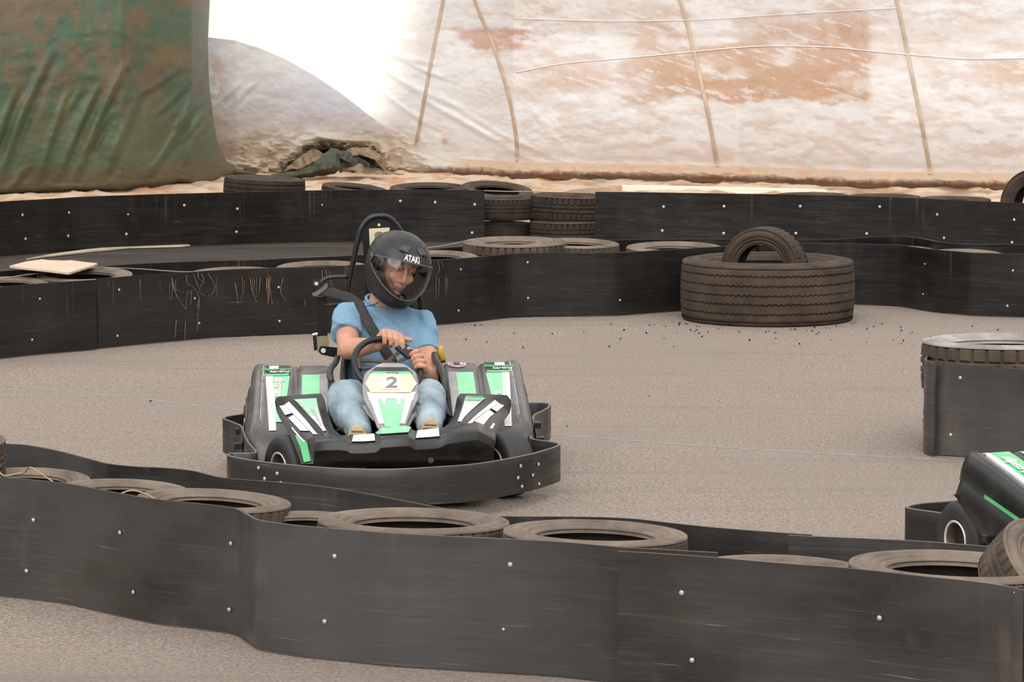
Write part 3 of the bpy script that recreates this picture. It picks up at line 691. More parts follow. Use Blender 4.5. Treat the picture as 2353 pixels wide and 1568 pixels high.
def w_col(X, Y):
    base = np.array([.87, .868, .872])[None, None]*np.ones(X.shape+(1,))
    def mixc(C, m, c): return C*(1-m[..., None])+np.array(c)*m[..., None]
    n1 = fbm(X/150, Y/60, 5, 1); n2 = fbm(X/45, Y/16, 5, 5); n3 = fbm(X/16, Y/26, 4, 9); n4 = fbm(X/260, Y/120, 3, 14)
    C = base
    C = mixc(C, .45*sstep(.42, .62, n2)*sstep(.35, .6, n4), (.74, .65, .58))
    right = sstep(980, 1250, X)
    C = mixc(C, right*.50*sstep(.36, .62, n1)*sstep(270, 200, Y), (.72, .60, .51))
    C = mixc(C, right*.38*sstep(.45, .62, n2), (.68, .55, .47))
    # big rust stain with hard lower edge
    ed = 232+7*np.sin(X/37)+5*(fbm(X/20, Y*0, 3, 4)-.5)*4
    mk = sstep(1370, 1560, X+60*(n2-.5))*sstep(2015, 1985, X+30*(n3-.5))*sstep(ed+3, ed-4, Y)*sstep(-60, 215, Y+130*(n1-.45))
    C = mixc(C, mk*np.clip(.25+1.0*sstep(.38, .66, n1*.6+n2*.4), 0, .95)*.95, (.58, .36, .23))
    mk = sstep(1850, 1890, X)*sstep(2000, 1975, X)*sstep(25, 70, Y)*sstep(225, 200, Y); C = mixc(C, mk*.5*sstep(.4, .6, n3), (.60, .34, .20))
    mk = np.exp(-((X-1130)/95)**2-((Y-85)/30)**2); C = mixc(C, sstep(.25, .6, mk+.9*(n2-.5))*.7, (.55, .27, .16))
    mk = np.exp(-((X-1310)/120)**2-((Y-165)/45)**2); C = mixc(C, sstep(.3, .8, mk+.9*(n2-.5))*.5, (.66, .44, .33))
    mk = sstep(2200, 2330, X)*np.exp(-((Y-165)/45)**2); C = mixc(C, mk*.6*sstep(.4, .6, n2+.1), (.62, .42, .27))
    # pale band below the stain, white scratches
    mk = sstep(1480, 1560, X)*sstep(2150, 1950, X)*np.exp(-((Y-(ed+18))/13)**2); C = mixc(C, mk*.8, (.86, .84, .83))
    sc_ = sstep(.62, .70, fbm((X+Y*1.5)/60, (Y-X*.35)/7, 4, 40)); C = mixc(C, sc_*.6*right, (.88, .87, .87))
    # grime near the bottom
    hb = hem_y(X)-Y
    C = mixc(C, sstep(95, 40, hb+40*(n2-.5))*.50*right, (.60, .50, .42))
    C = mixc(C, sstep(46, 41, hb)*sstep(1000, 1080, X)*.85, (.66, .47, .31))
    br = sstep(26, 14, hb+14*(fbm(X/7, Y/30, 3, 50)-.5)); C = mixc(C, br*sstep(900, 1000, X)*.95, (.24, .16, .105))
    C = mixc(C, np.exp(-((hb-7)/3)**2)*right*.7, (.60, .40, .25))
    # old grey-tan dirt with painted shade below the arc; dirt around the torn hole
    D_, S_ = polydist(X, Y, ARC); und = np.where(S_ > 0, 1.0, 0.0)*sstep(0, 3, D_)
    C = mixc(C, und*.50*sstep(.35, .62, n1+.15*(n2-.5)), (.52, .46, .42))
    C = mixc(C, np.exp(-((X-760)/150)**2-((Y-235)/75)**2)*und*.7, (.70, .73, .84))  # bluish tint stands in for shade below the sun arc
    C = mixc(C, sstep(235, 375, Y+60*(n1-.5))*sstep(1020, 900, X)*.80, (.74, .58, .41))
    C = mixc(C, sstep(.50, .62, n3*.5+n2*.5)*sstep(260, 360, Y)*sstep(1020, 900, X)*.5, (.52, .37, .24))
    mk = np.exp(-((X-500)/22)**2)*sstep(90, 170, Y)*sstep(290, 220, Y); C = mixc(C, mk*.6*sstep(.4, .55, n3), (.66, .42, .26))
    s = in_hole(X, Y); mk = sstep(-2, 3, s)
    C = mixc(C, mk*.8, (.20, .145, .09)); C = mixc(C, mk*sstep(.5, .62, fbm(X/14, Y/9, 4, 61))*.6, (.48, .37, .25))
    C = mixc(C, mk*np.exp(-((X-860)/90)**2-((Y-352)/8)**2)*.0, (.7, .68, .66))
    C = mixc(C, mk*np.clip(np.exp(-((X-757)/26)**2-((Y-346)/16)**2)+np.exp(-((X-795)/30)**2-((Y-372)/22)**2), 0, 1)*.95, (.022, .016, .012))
    for x0, y0 in ((1022, 325), ):
        C = mixc(C, np.exp(-((X-x0)/8)**2-((Y-y0)/9)**2)*.8, (.55, .33, .2))
    for x0 in (1450, 1540, 1705, 1845): C = mixc(C, np.exp(-((X-x0)/14)**2-((hb-33)/5)**2)*.6, (.72, .28, .22))
    return C
M['tarp_w'] = tarp_mat('dirty_white_tarpaulin', .30, .22)
xs = np.concatenate([np.linspace(-2400, 420, 30), np.arange(440, 1330, 3.2), np.arange(1330, 2380, 5), np.linspace(2400, 4600, 24)])
ys = np.concatenate([np.linspace(-1750, -40, 26), np.arange(-20, 466, 3.2)])
def squeeze(fn):
    # rows follow the hem so that the cloth ends at its bottom edge
    return fn
def tarp_rows(xs, ys, hemfn, ybase=466):
    X, Y = np.meshgrid(xs, ys); hy = hemfn(X); k = np.clip((Y-250)/(ybase-250), 0, 1); return X, Y+(hy-ybase)*k**1.5
def tarp2(name, xs, ys, hemfn, depth_fn, col_fn, mat, xr=None):
    X, Y = tarp_rows(xs, ys, hemfn)
    if xr is not None: X = xr(X, Y)
    D = depth_fn(X, Y); C = col_fn(X, Y); U = (X-CX)/F; V = (Y-CY)/F
    T = D/(CA-SA*V); Z = np.maximum(HC+(-SA-CA*V)*T, .004)
    vs = np.stack([U*T, D, Z], -1).reshape(-1, 3)
    o = mesh(name, vs.tolist(), grid_faces(X.shape[0], X.shape[1]), mat, None, True)
    at = o.data.color_attributes.new('dirt', 'FLOAT_COLOR', 'POINT')  # cloth colours: dirt, plus the shade painted on the white one
    cc = np.concatenate([C.reshape(-1, 3), np.ones((C.shape[0]*C.shape[1], 1))], 1); at.data.foreach_set('color', cc.astype(np.float32).ravel())
    return o
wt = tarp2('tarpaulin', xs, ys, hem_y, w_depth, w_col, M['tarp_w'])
tag(wt, 'huge dirty white tarpaulin wall with rust stains and a torn hole', 'tarpaulin')
m_seam = simple('brown_seam_tape', (.50, .39, .29), .8, 0, .2, 4, dirt=(.52, .30, .16), dirt_amt=.6)
m_scar = simple('pale_crease', (.86, .84, .82), .7)
def seam(pts, wpx, mat=m_seam, name='seam'):
    pp = cr_spline([Vector((a, b_, 0)) for a, b_ in pts], 10); vs = []
    for i, p in enumerate(pp):
        t = (pp[min(i+1, len(pp)-1)]-pp[max(i-1, 0)]).normalized(); nn = Vector((-t.y, t.x, 0))
        for s in (-1, -.33, .33, 1):
            q = p+nn*s*wpx/2; D = float(w_depth(np.array([[q.x]]), np.array([[q.y]]))[0, 0])-.012-.006*(abs(s) < .5)
            vs.append(PD(q.x, q.y, D))
    return mesh(name, vs, grid_faces(len(pp), 4), mat, wt, True)
seam([(1024, -40), (1016, 10), (1000, 90), (985, 170), (970, 255), (955, 335)], 8)
seam([(1075, -40), (1092, 5), (1110, 50), (1128, 90), (1148, 150), (1163, 200), (1177, 260), (1186, 320), (1188, 370)], 8)
seam([(1552, -40), (1562, 0), (1580, 60), (1597, 130), (1610, 185), (1622, 240), (1634, 300), (1648, 383)], 9)
seam([(2050, -40), (2060, 0), (2075, 70), (2090, 145), (2102, 205), (2114, 265), (2126, 330), (2138, 400)], 9)
seam([(1185, 166), (1300, 145), (1450, 132), (1600, 118), (1750, 106), (1900, 108), (2000, 117), (2100, 126), (2230, 135), (2360, 133)], 2.2, m_scar, 'crease')
seam([(1180, 42), (1400, 48), (1600, 45), (1800, 33), (2060, 18)], 2.0, m_scar, 'crease')
# green tarpaulin
def g_edge(Y): return np.interp(Y, [-1800, -40, 0, 45, 90, 150, 200, 240, 280, 320, 350, 372, 388, 397, 410, 470], [484, 484, 482, 480, 478, 479, 481, 486, 491, 499, 508, 522, 545, 600, 660, 660])
def g_hem(px): return np.interp(px, [-700, 0, 100, 280, 330, 375, 410, 440, 470, 500, 540, 700], [460, 450, 446, 441, 434, 430, 424, 428, 424, 418, 407, 398])
def g_x(X, Y):
    e0 = 600.0; ed = g_edge(Y); k = np.clip((X+100)/(e0+100), 0, None); return np.where(X > -100, -100+k*(ed+100), X)
GFL = []
for (x0, y0, x1, y1, bd, w_, dp) in [
    (-10, 440, 125, 110, .05, 11, .09), (85, 430, 160, 200, .04, 9, .07), (170, 420, 300, 130, .05, 10, .10), (240, 410, 330, 200, .03, 10, .09), (325, 420, 470, 130, -.13, 9, .13), (-40, 420, 40, 200, .03, 10, .07), (130, 420, 230, 190, .04, 8, .06),
    (420, 385, 440, 320, -.1, 6, .07), (440, 320, 482, 270, -.1, 6, .06), (390, 300, 475, 215, -.08, 8, .06), (30, 330, 60, 220, .04, 10, .04), (300, 230, 420, 150, -.06, 10, .05), (395, 340, 470, 260, -.06, 6, .05),
    (130, 300, 190, 200, .05, 10, .04), (335, 430, 400, 426, -.1, 5, .10), (60, 380, 20, 440, .02, 8, .05), (290, 160, 300, 150, 0, 5, .03), (200, 350, 260, 250, .03, 8, .05), (350, 270, 430, 190, -.06, 7, .05)]:
    GFL.append((crv(x0, y0, x1, y1, bd), w_*.9, -dp*.8)); GFL.append((crv(x0+12, y0+5, x1+12, y1+5, bd), w_*1.2, dp*.65))
def g_depth(X, Y):
    D = depth0(X)-.42; hh = (g_hem(X)-Y)/210
    D = D-.30*np.sin(np.clip(hh/2.2, 0, 1)*math.pi)+.12*np.clip(hh-1.9, 0, 9)+folds(X, Y, GFL)-.10*(fbm(X/90, Y/70, 4, 2)-.5)-.03*(fbm(X/14, Y/10, 3, 6)-.5)*sstep(60, 20, g_hem(X)-Y)
    e = g_edge(Y)-X; D = D+.34*np.exp(-np.clip(e, 0, 999)/14.0)+.18*np.exp(-((g_hem(X)-Y)/8)**2)
    return D
def g_col(X, Y):
    def mixc(C, m, c): return C*(1-m[..., None])+np.array(c)*m[..., None]
    n1 = fbm(X/110, Y/70, 5, 71); n2 = fbm(X/30, Y/45, 5, 75); n3 = fbm((X+Y*.5)/9, Y/60, 4, 79)
    C = np.array([.056, .100, .060])*np.ones(X.shape+(1,))
    C = mixc(C, .75*sstep(.42, .62, n1*.5+n2*.5), (.145, .092, .052))
    C = mixc(C, .5*sstep(160, -30, Y)*sstep(.35, .6, n2), (.13, .095, .055))
    C = mixc(C, .5*sstep(.55, .7, n3)*sstep(150, 300, Y), (.11, .20, .115))
    C = mixc(C, .62*sstep(170, 330, Y), (.105, .155, .095))
    hb = g_hem(X)-Y; C = mixc(C, sstep(62, 45, hb+16*(n2-.5))*.6, (.155, .115, .075))
    C = mixc(C, np.exp(-((X-400)/55)**2-((Y-130)/30)**2)*.6, (.21, .12, .06))
    e = g_edge(Y)-X; C = mixc(C, np.exp(-np.clip(e, 0, 99)/5)*.3, (.2, .14, .09))
    return C*1.0
M['tarp_g'] = tarp_mat('dirty_green_tarpaulin', 0, .22, .3, .5)
gx = np.concatenate([np.linspace(-2400, -110, 30), np.arange(-100, 600.1, 4)])
gt = tarp2('tarpaulin', gx, ys, g_hem, g_depth, g_col, M['tarp_g'], g_x); tag(gt, 'dark green dirt-stained tarpaulin with diagonal folds hanging at the left', 'tarpaulin')
# twisted green cloth end lying in the torn hole
def cloth_strip(name, rows, mat, parent, amp=.02, n=7, seed=0):
    rs = [cr_spline([PD(*q) for q in r], n) for r in rows]
    cols = [cr_spline([r[i] for r in rs], n) for i in range(len(rs[0]))]; nr = len(cols[0])
    vs = []
    for j in range(nr):
        for i in range(len(cols)):
            p = cols[i][j]; vs.append(p+Vector((0, -1, .3))*amp*(noise.noise(Vector((p.x*9+seed, p.z*12, p.y*3)))*2+noise.noise(Vector((p.x*25+seed, p.z*22, p.y*3)))*1.2))
    o = mesh(name, vs, grid_faces(nr, len(cols)), mat, parent, True)
    s = o.modifiers.new('thick', 'SOLIDIFY'); s.thickness = .006; return o
mg = simple('muddy_green_cloth', (.042, .055, .034), .7, 0, .3, 9, .3, dirt=(.15, .09, .05), dirt_amt=.9)
mb_ = simple('muddy_tan_cloth', (.25, .175, .105), .8, 0, .35, 9, .3, dirt=(.07, .048, .03), dirt_amt=.9)
dH = 34.6
cloth_strip('cloth_tail', [[(560, 408, dH-.5), (640, 400, dH-.5), (700, 388, dH-.5), (735, 365, dH-.5), (760, 340, dH-.1)],
    [(600, 412, dH-.6), (660, 404, dH-.7), (720, 394, dH-.7), (758, 380, dH-.75), (776, 345, dH-.3)],
    [(620, 414, dH-.5), (690, 408, dH-.6), (750, 402, dH-.6), (782, 388, dH-.6), (772, 350, dH-.1)]], mg, gt, .03)
for k, rows in enumerate([
    [[(660, 385, dH-.3), (690, 360, dH-.3), (720, 345, dH-.2), (745, 352, dH)], [(650, 395, dH-.4), (700, 380, dH-.5), (740, 372, dH-.4), (750, 380, dH-.1)]],
    [[(800, 345, dH), (830, 340, dH-.2), (868, 350, dH-.3), (885, 380, dH-.4)], [(790, 362, dH-.1), (830, 358, dH-.4), (862, 372, dH-.5), (890, 398, dH-.5)]],
    [[(785, 375, dH-.1), (820, 380, dH-.3), (850, 384, dH-.3), (900, 396, dH-.4)], [(780, 396, dH-.3), (820, 397, dH-.5), (860, 400, dH-.5), (930, 402, dH-.5)]],
    [[(775, 342, dH-.1), (800, 350, dH-.2), (830, 366, dH-.2), (850, 378, dH-.1)], [(770, 360, dH-.3), (795, 372, dH-.4), (820, 384, dH-.4), (845, 390, dH-.3)]]]):
    cloth_strip('torn_flap', rows, mb_ if k != 3 else mg, wt, .05, 9, k*7)
# crumpled rusty ground sheet in front of the wall
def sheet():
    X, Y = np.meshgrid(np.linspace(-15, 17, 560), np.linspace(27.2, 37.2, 120))
    n = fbm(X*1.6, Y*1.1, 5, 90); r = 1-np.abs(fbm(X*2.6+Y*.4, Y*1.6-X*.5, 4, 95)-.5)*2
    Z = .012+.05*r**4*sstep(27.2, 28, Y)+.02*n
    vs = np.stack([X, Y, Z], -1).reshape(-1, 3)
    C = np.array([.60, .47, .34])*np.ones(X.shape+(1,)); m_ = sstep(.46, .60, fbm(X*4, Y*2.6, 5, 99))
    C = C*(1-m_[..., None]*.8)+np.array([.50, .24, .12])*m_[..., None]*.8
    m_ = sstep(.5, .66, fbm(X*2.3, Y*2, 5, 105))*sstep(-1, .5, X); C = C*(1-m_[..., None]*.7)+np.array([.22, .15, .10])*m_[..., None]*.7
    o = mesh('ground_sheet', vs.tolist(), grid_faces(X.shape[0], X.shape[1]), None, None, True)
    at = o.data.color_attributes.new('dirt', 'FLOAT_COLOR', 'POINT'); at.data.foreach_set('color', np.concatenate([C.reshape(-1, 3), np.ones((X.size, 1))], 1).astype(np.float32).ravel())
    mt, t, b = new_mat('rusty_sheet', (.6, .5, .4), .8); g = N(t); a = g.n('ShaderNodeAttribute'); a.attribute_name = 'dirt'; g.l(a.outputs[0], b.inputs['Base Color'])
    o.data.materials.append(mt); tag(o, 'crumpled rust-stained pale sheet lying on the ground at the foot of the tarpaulin', 'sheet')
sheet()
o = prism('foam_block', [PD(1430, 428, 32.0), PD(1600, 431, 32.0), PD(1900, 438, 31.6), PD(1900, 448, 31.6), PD(1600, 446, 32.0), PD(1430, 444, 32.0)], .25, simple('white_board', (.82, .76, .66), .8, 0, .06, 4), nrm=(0, 1, 0))
tag(o, 'long white board lying behind the far right panel', 'board')
# added unseen light blocker behind the white tarpaulin; its opening shapes the sun patch
def sun_blocker():
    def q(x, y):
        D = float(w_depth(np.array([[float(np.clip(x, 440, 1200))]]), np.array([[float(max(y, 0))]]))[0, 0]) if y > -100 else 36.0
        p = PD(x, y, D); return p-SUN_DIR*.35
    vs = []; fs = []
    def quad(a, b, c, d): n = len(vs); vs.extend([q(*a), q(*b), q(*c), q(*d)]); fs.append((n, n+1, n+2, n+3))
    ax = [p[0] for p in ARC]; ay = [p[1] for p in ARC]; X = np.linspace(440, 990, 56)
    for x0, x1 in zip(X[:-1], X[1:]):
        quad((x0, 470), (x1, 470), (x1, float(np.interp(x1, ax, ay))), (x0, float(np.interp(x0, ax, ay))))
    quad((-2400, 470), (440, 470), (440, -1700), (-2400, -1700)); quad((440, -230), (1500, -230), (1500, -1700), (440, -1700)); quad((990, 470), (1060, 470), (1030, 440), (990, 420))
    o = mesh('sun_blocker_sheet', vs, fs, simple('blocker_dark', (.12, .11, .10), .9)); tag(o, 'added unseen light-blocking sheet behind the white tarpaulin with an arched opening', 'sheet')
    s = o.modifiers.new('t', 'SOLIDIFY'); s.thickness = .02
sun_blocker()
vs, fs = box_vf((26.6, 72, 9), (46, 1, 26)); 
# added unseen slab far behind the tarpaulin; its slanted edge ends the sunlit patch
a = PD(1085, 0, 35.2); b_ = PD(965, 310, 35.2)
def back(p, dist): return p-SUN_DIR*(dist/abs(SUN_DIR.y))
A_ = back(a, 38); B_ = back(b_, 38); sl = (A_-B_)/(A_.z-B_.z)
lo = B_-sl*(B_.z+.0); hi = B_+sl*(22-B_.z)
o = prism('sun_edge_blocker', [Vector((lo.x, lo.y, 0)), Vector((60, lo.y, 0)), Vector((60, lo.y, 26)), Vector((hi.x, lo.y, 26))], 1.0, simple('blocker_grey', (.4, .38, .36), .9), nrm=(0, 1, 0)); tag(o, kind='structure')
# ---------------------------------------------------------------- the kart (local frame: x to the kart's left as seen from the front, -y forward)
KO = Vector((-.52, 12.75, 0)); KT = math.radians(8)
KR = Matrix.Rotation(KT, 3, 'Z'); KRI = KR.inverted()
def K(px, py, yl):
    d = ray(px, py); s, c = math.sin(KT), math.cos(KT)
    t = (yl-s*KO.x+c*KO.y)/(-s*d.x+c*d.y)
    return KRI @ (Vector((0, 0, HC))+d*t-KO)
def KZ(px, py, z): return KRI @ (P(px, py, z)-KO)
def text_mesh(name, s, size, mat, parent, fn, depth=.0012, shear=.25, bold=.012, align='CENTER'):
    cu = bpy.data.curves.new(name, 'FONT'); cu.body = s; cu.size = size; cu.shear = shear; cu.offset = bold*size; cu.extrude = .0001; cu.align_x = align; cu.align_y = 'CENTER'; cu.resolution_u = 3
    to = bpy.data.objects.new(name, cu); COL.objects.link(to); bpy.context.view_layer.update()
    me = bpy.data.meshes.new_from_object(to.evaluated_get(bpy.context.evaluated_depsgraph_get())); bpy.data.objects.remove(to)
    bm = bmesh.new(); bm.from_mesh(me)
    bmesh.ops.subdivide_edges(bm, edges=[e for e in bm.edges if e.calc_length() > size*.3], cuts=2)
    for v in bm.verts: v.co = fn(v.co.x, v.co.y, (v.co.z+.0001)*depth/.0002)
    bm.to_mesh(me); bm.free(); me.materials.clear(); return link(name, me, mat, parent)
def loft(name, rows, mat, parent, sub=4, back=0.0, smooth=True, caps=True):
    rs = [cr_spline(r, sub) for r in rows]
    cols = [cr_spline([r[i] for r in rs], sub) for i in range(len(rs[0]))]
    nr, nc = len(cols[0]), len(cols); vs = [cols[i][j] for j in range(nr) for i in range(nc)]
    o = mesh(name, vs, grid_faces(nr, nc), mat, parent, smooth)
    if back: s = o.modifiers.new('t', 'SOLIDIFY'); s.thickness = back; s.offset = 0
    return o
def surf_fn(rows):
    """bilinear surface over a grid of points, u along columns, v along rows"""
    nr, nc = len(rows), len(rows[0])
    def f(u, v):
        a = min(max(u, 0), .99999)*(nc-1); b = min(max(v, 0), .99999)*(nr-1); i, j = int(a), int(b); a -= i; b -= j
        return (rows[j][i]*(1-a)+rows[j][i+1]*a)*(1-b)+(rows[j+1][i]*(1-a)+rows[j+1][i+1]*a)*b
    return f
def patch(name, fn, quad, mat, parent, off=(0, -.003, .003), n=8):
    off = Vector(off); vs = []
    q = [Vector((a, b, 0)) for a, b in quad]
    for j in range(n+1):
        for i in range(n+1):
            u, v = i/n, j/n; p = (q[0]*(1-u)+q[1]*u)*(1-v)+(q[3]*(1-u)+q[2]*u)*v; vs.append(fn(p.x, p.y)+off)
    return mesh(name, vs, grid_faces(n+1, n+1), mat, parent, True)
def revolve_vf(prof, n=48, axis='X', closed=True):
    vs = []
    for k in range(n):
        a = 2*math.pi*k/n
        for r, h in prof:
            if axis == 'X': vs.append(Vector((h, r*math.cos(a), r*math.sin(a))))
            else: vs.append(Vector((r*math.cos(a), r*math.sin(a), h)))
    return vs, grid_faces(n, len(prof), closed, True)
def kart_wheel(root, c, r, wd, rz=0):
    prof = [(.062, wd*.42), (.075, wd*.47), (r*.72, wd*.5), (r*.9, wd*.485), (r*.98, wd*.40), (r, wd*.28), (r*1.004, 0), (r, -wd*.28), (r*.98, -wd*.40), (r*.9, -wd*.485), (r*.72, -wd*.5), (.075, -wd*.47), (.062, -wd*.42), (.060, 0)]
    vs, fs = revolve_vf(prof, 56); ty = mesh('wheel_tyre', vs, fs, M['slick'], root, True)
    ty.location = c; ty.rotation_euler = (0, 0, rz)
    pr = [(.066, wd*.40), (.069, wd*.475), (.064, wd*.48), (.058, wd*.42), (.056, wd*.2), (.050, wd*.06), (.03, wd*.05), (.024, wd*.12), (.0, wd*.12), (.0, -wd*.1), (.05, -wd*.06), (.058, -wd*.42), (.066, -wd*.47), (.069, -wd*.4), (.062, 0)]
    vs, fs = revolve_vf([(a, -b) for a, b in pr], 40); rm = mesh('wheel_rim', vs, fs, M['rimd'], ty, True)
    lip = [(.066, -wd*.45), (.070, -wd*.49), (.066, -wd*.505), (.061, -wd*.49), (.062, -wd*.45)]
    vs, fs = revolve_vf(lip, 40); lp = mesh('rim_lip', vs, fs, M['rimw'], ty, True); lp['label'] = 'pale metal rim lip'
    return ty
def sh(y): return -.02+.08*(y+.3)
PZ = ([-.34, -.33, -.31, -.27, -.2, 0, .25, .47, .50, .53], [.085, .12, .19, .235, .27, .325, .385, .432, .43, .40])
def ztop(y): return float(np.interp(y, *PZ))
def decorate_pod(pod, s_, style=0):
    if style:
        ft = lambda a, b: Vector((s_*a+sh(b), b, ztop(b)))
        def pt(nm, x0, x1, y0, y1, mt, off, xb0=None, xb1=None): return patch(nm, ft, [(x0, y0), (x1, y0), (xb1 or x1, y1), (xb0 or x0, y1)], M[mt], pod, (0, 0, off), 14)
        pt('sticker', .262, .372, .48, -.19, 'green', .006); pt('sticker', .415, .505, .48, -.19, 'green', .0085)
        pt('sticker', .497, .526, .48, -.25, 'white', .009); pt('sticker', .533, .541, .48, -.22, 'white', .0105)
        fo = lambda a, b: Vector((s_*(.606+.010*(1-b))+sh(a), a, .10+b*(ztop(a)-.10)*.78)); patch('sticker', fo, [(.30, .93), (.30, .99), (-.15, 1.0), (-.15, .90)], M['green'], pod, (s_*.010, 0, 0), 8)
        text_mesh('lettering', 'slipstream', .055, M['white'], pod, lambda x, y, z: Vector((-.462+sh(.4-x)+y, .42-x, ztop(.42-x)+.012+z)), bold=.03, align='LEFT')
        return
    ft = lambda a, b, s_=s_: Vector((s_*a+sh(b), b, ztop(b)))
    def pt(nm, x0, x1, y0, y1, mt, off=.0065, xb0=None, xb1=None):
        return patch(nm, ft, [(x0, y0), (x1, y0), (xb1 or x1, y1), (xb0 or x0, y1)], M[mt], pod, (0, 0, off), 10)
    pt('sticker', .262, .300, .36, -.19, 'greyst', .004)
    pt('sticker', .296, .372, .345, -.19, 'lgreen', .006)
    pt('sticker', .425, .505, .325, -.19, 'lgreen', .0085, .445)
    pt('sticker', .497, .530, .335, -.25, 'white', .009, .475, .505)
    pt('sticker', .534, .541, .335, -.20, 'greyst', .0105)
    pt('sticker', .541, .553, .34, -.22, 'white', .012)
    pt('logo_patch', .425, .545, .462, .335, 'blackst', .009)
    pt('sticker', .43, .545, .350, .325, 'green', .0105)
    pt('sticker', .538, .552, .465, .33, 'white', .0115)
    pt('sticker', .475 if s_ < 0 else .47, .515, .455, .415, 'beige', .010)
    # green wedge on the outer flank and on the rounded front
    fo = lambda a, b, s_=s_: Vector((s_*(.604+.012*(1-b))+sh(a)-s_*.0, a, .10+b*(ztop(a)-.10)*.62))
    patch('sticker', fo, [(.22, .30), (.22, .85), (-.12, .85), (-.12, .1)], M['green'], pod, (s_*.010, 0, 0), 8)
    patch('sticker', fo, [(-.14, .2), (-.14, .75), (-.22, .6), (-.22, .05)], M['white'], pod, (s_*.008, 0, 0), 6)
    fn = lambda x, y, z, s_=s_: Vector((s_*.485+sh(.40)+x, .388+y*1.15, ztop(.388+y*1.15)+.0115+z))
    t1 = text_mesh('lettering', 'Slipstream', .031, M['green'], pod, lambda x, y, z: fn(x, y+.012, z+.001), bold=.02)
    t2 = text_mesh('lettering', 'karting', .031, M['white'], pod, lambda x, y, z: fn(x+.012, y-.012, z), bold=.02)
    if s_ < 0:
        gx_ = lambda x, y, z: Vector((-.462+sh(.2-x)+y, .30-x, ztop(.30-x)+.012+z))
        text_mesh('lettering', 'slipstream', .055, M['white'], pod, gx_, bold=.03, align='LEFT')
    else:
        gx_ = lambda x, y, z: Vector((.462+sh(x-.2)-y, x-.17, ztop(x-.17)+.012+z))
        text_mesh('lettering', 'kartinghire', .058, M['white'], pod, gx_, bold=.03, align='LEFT')
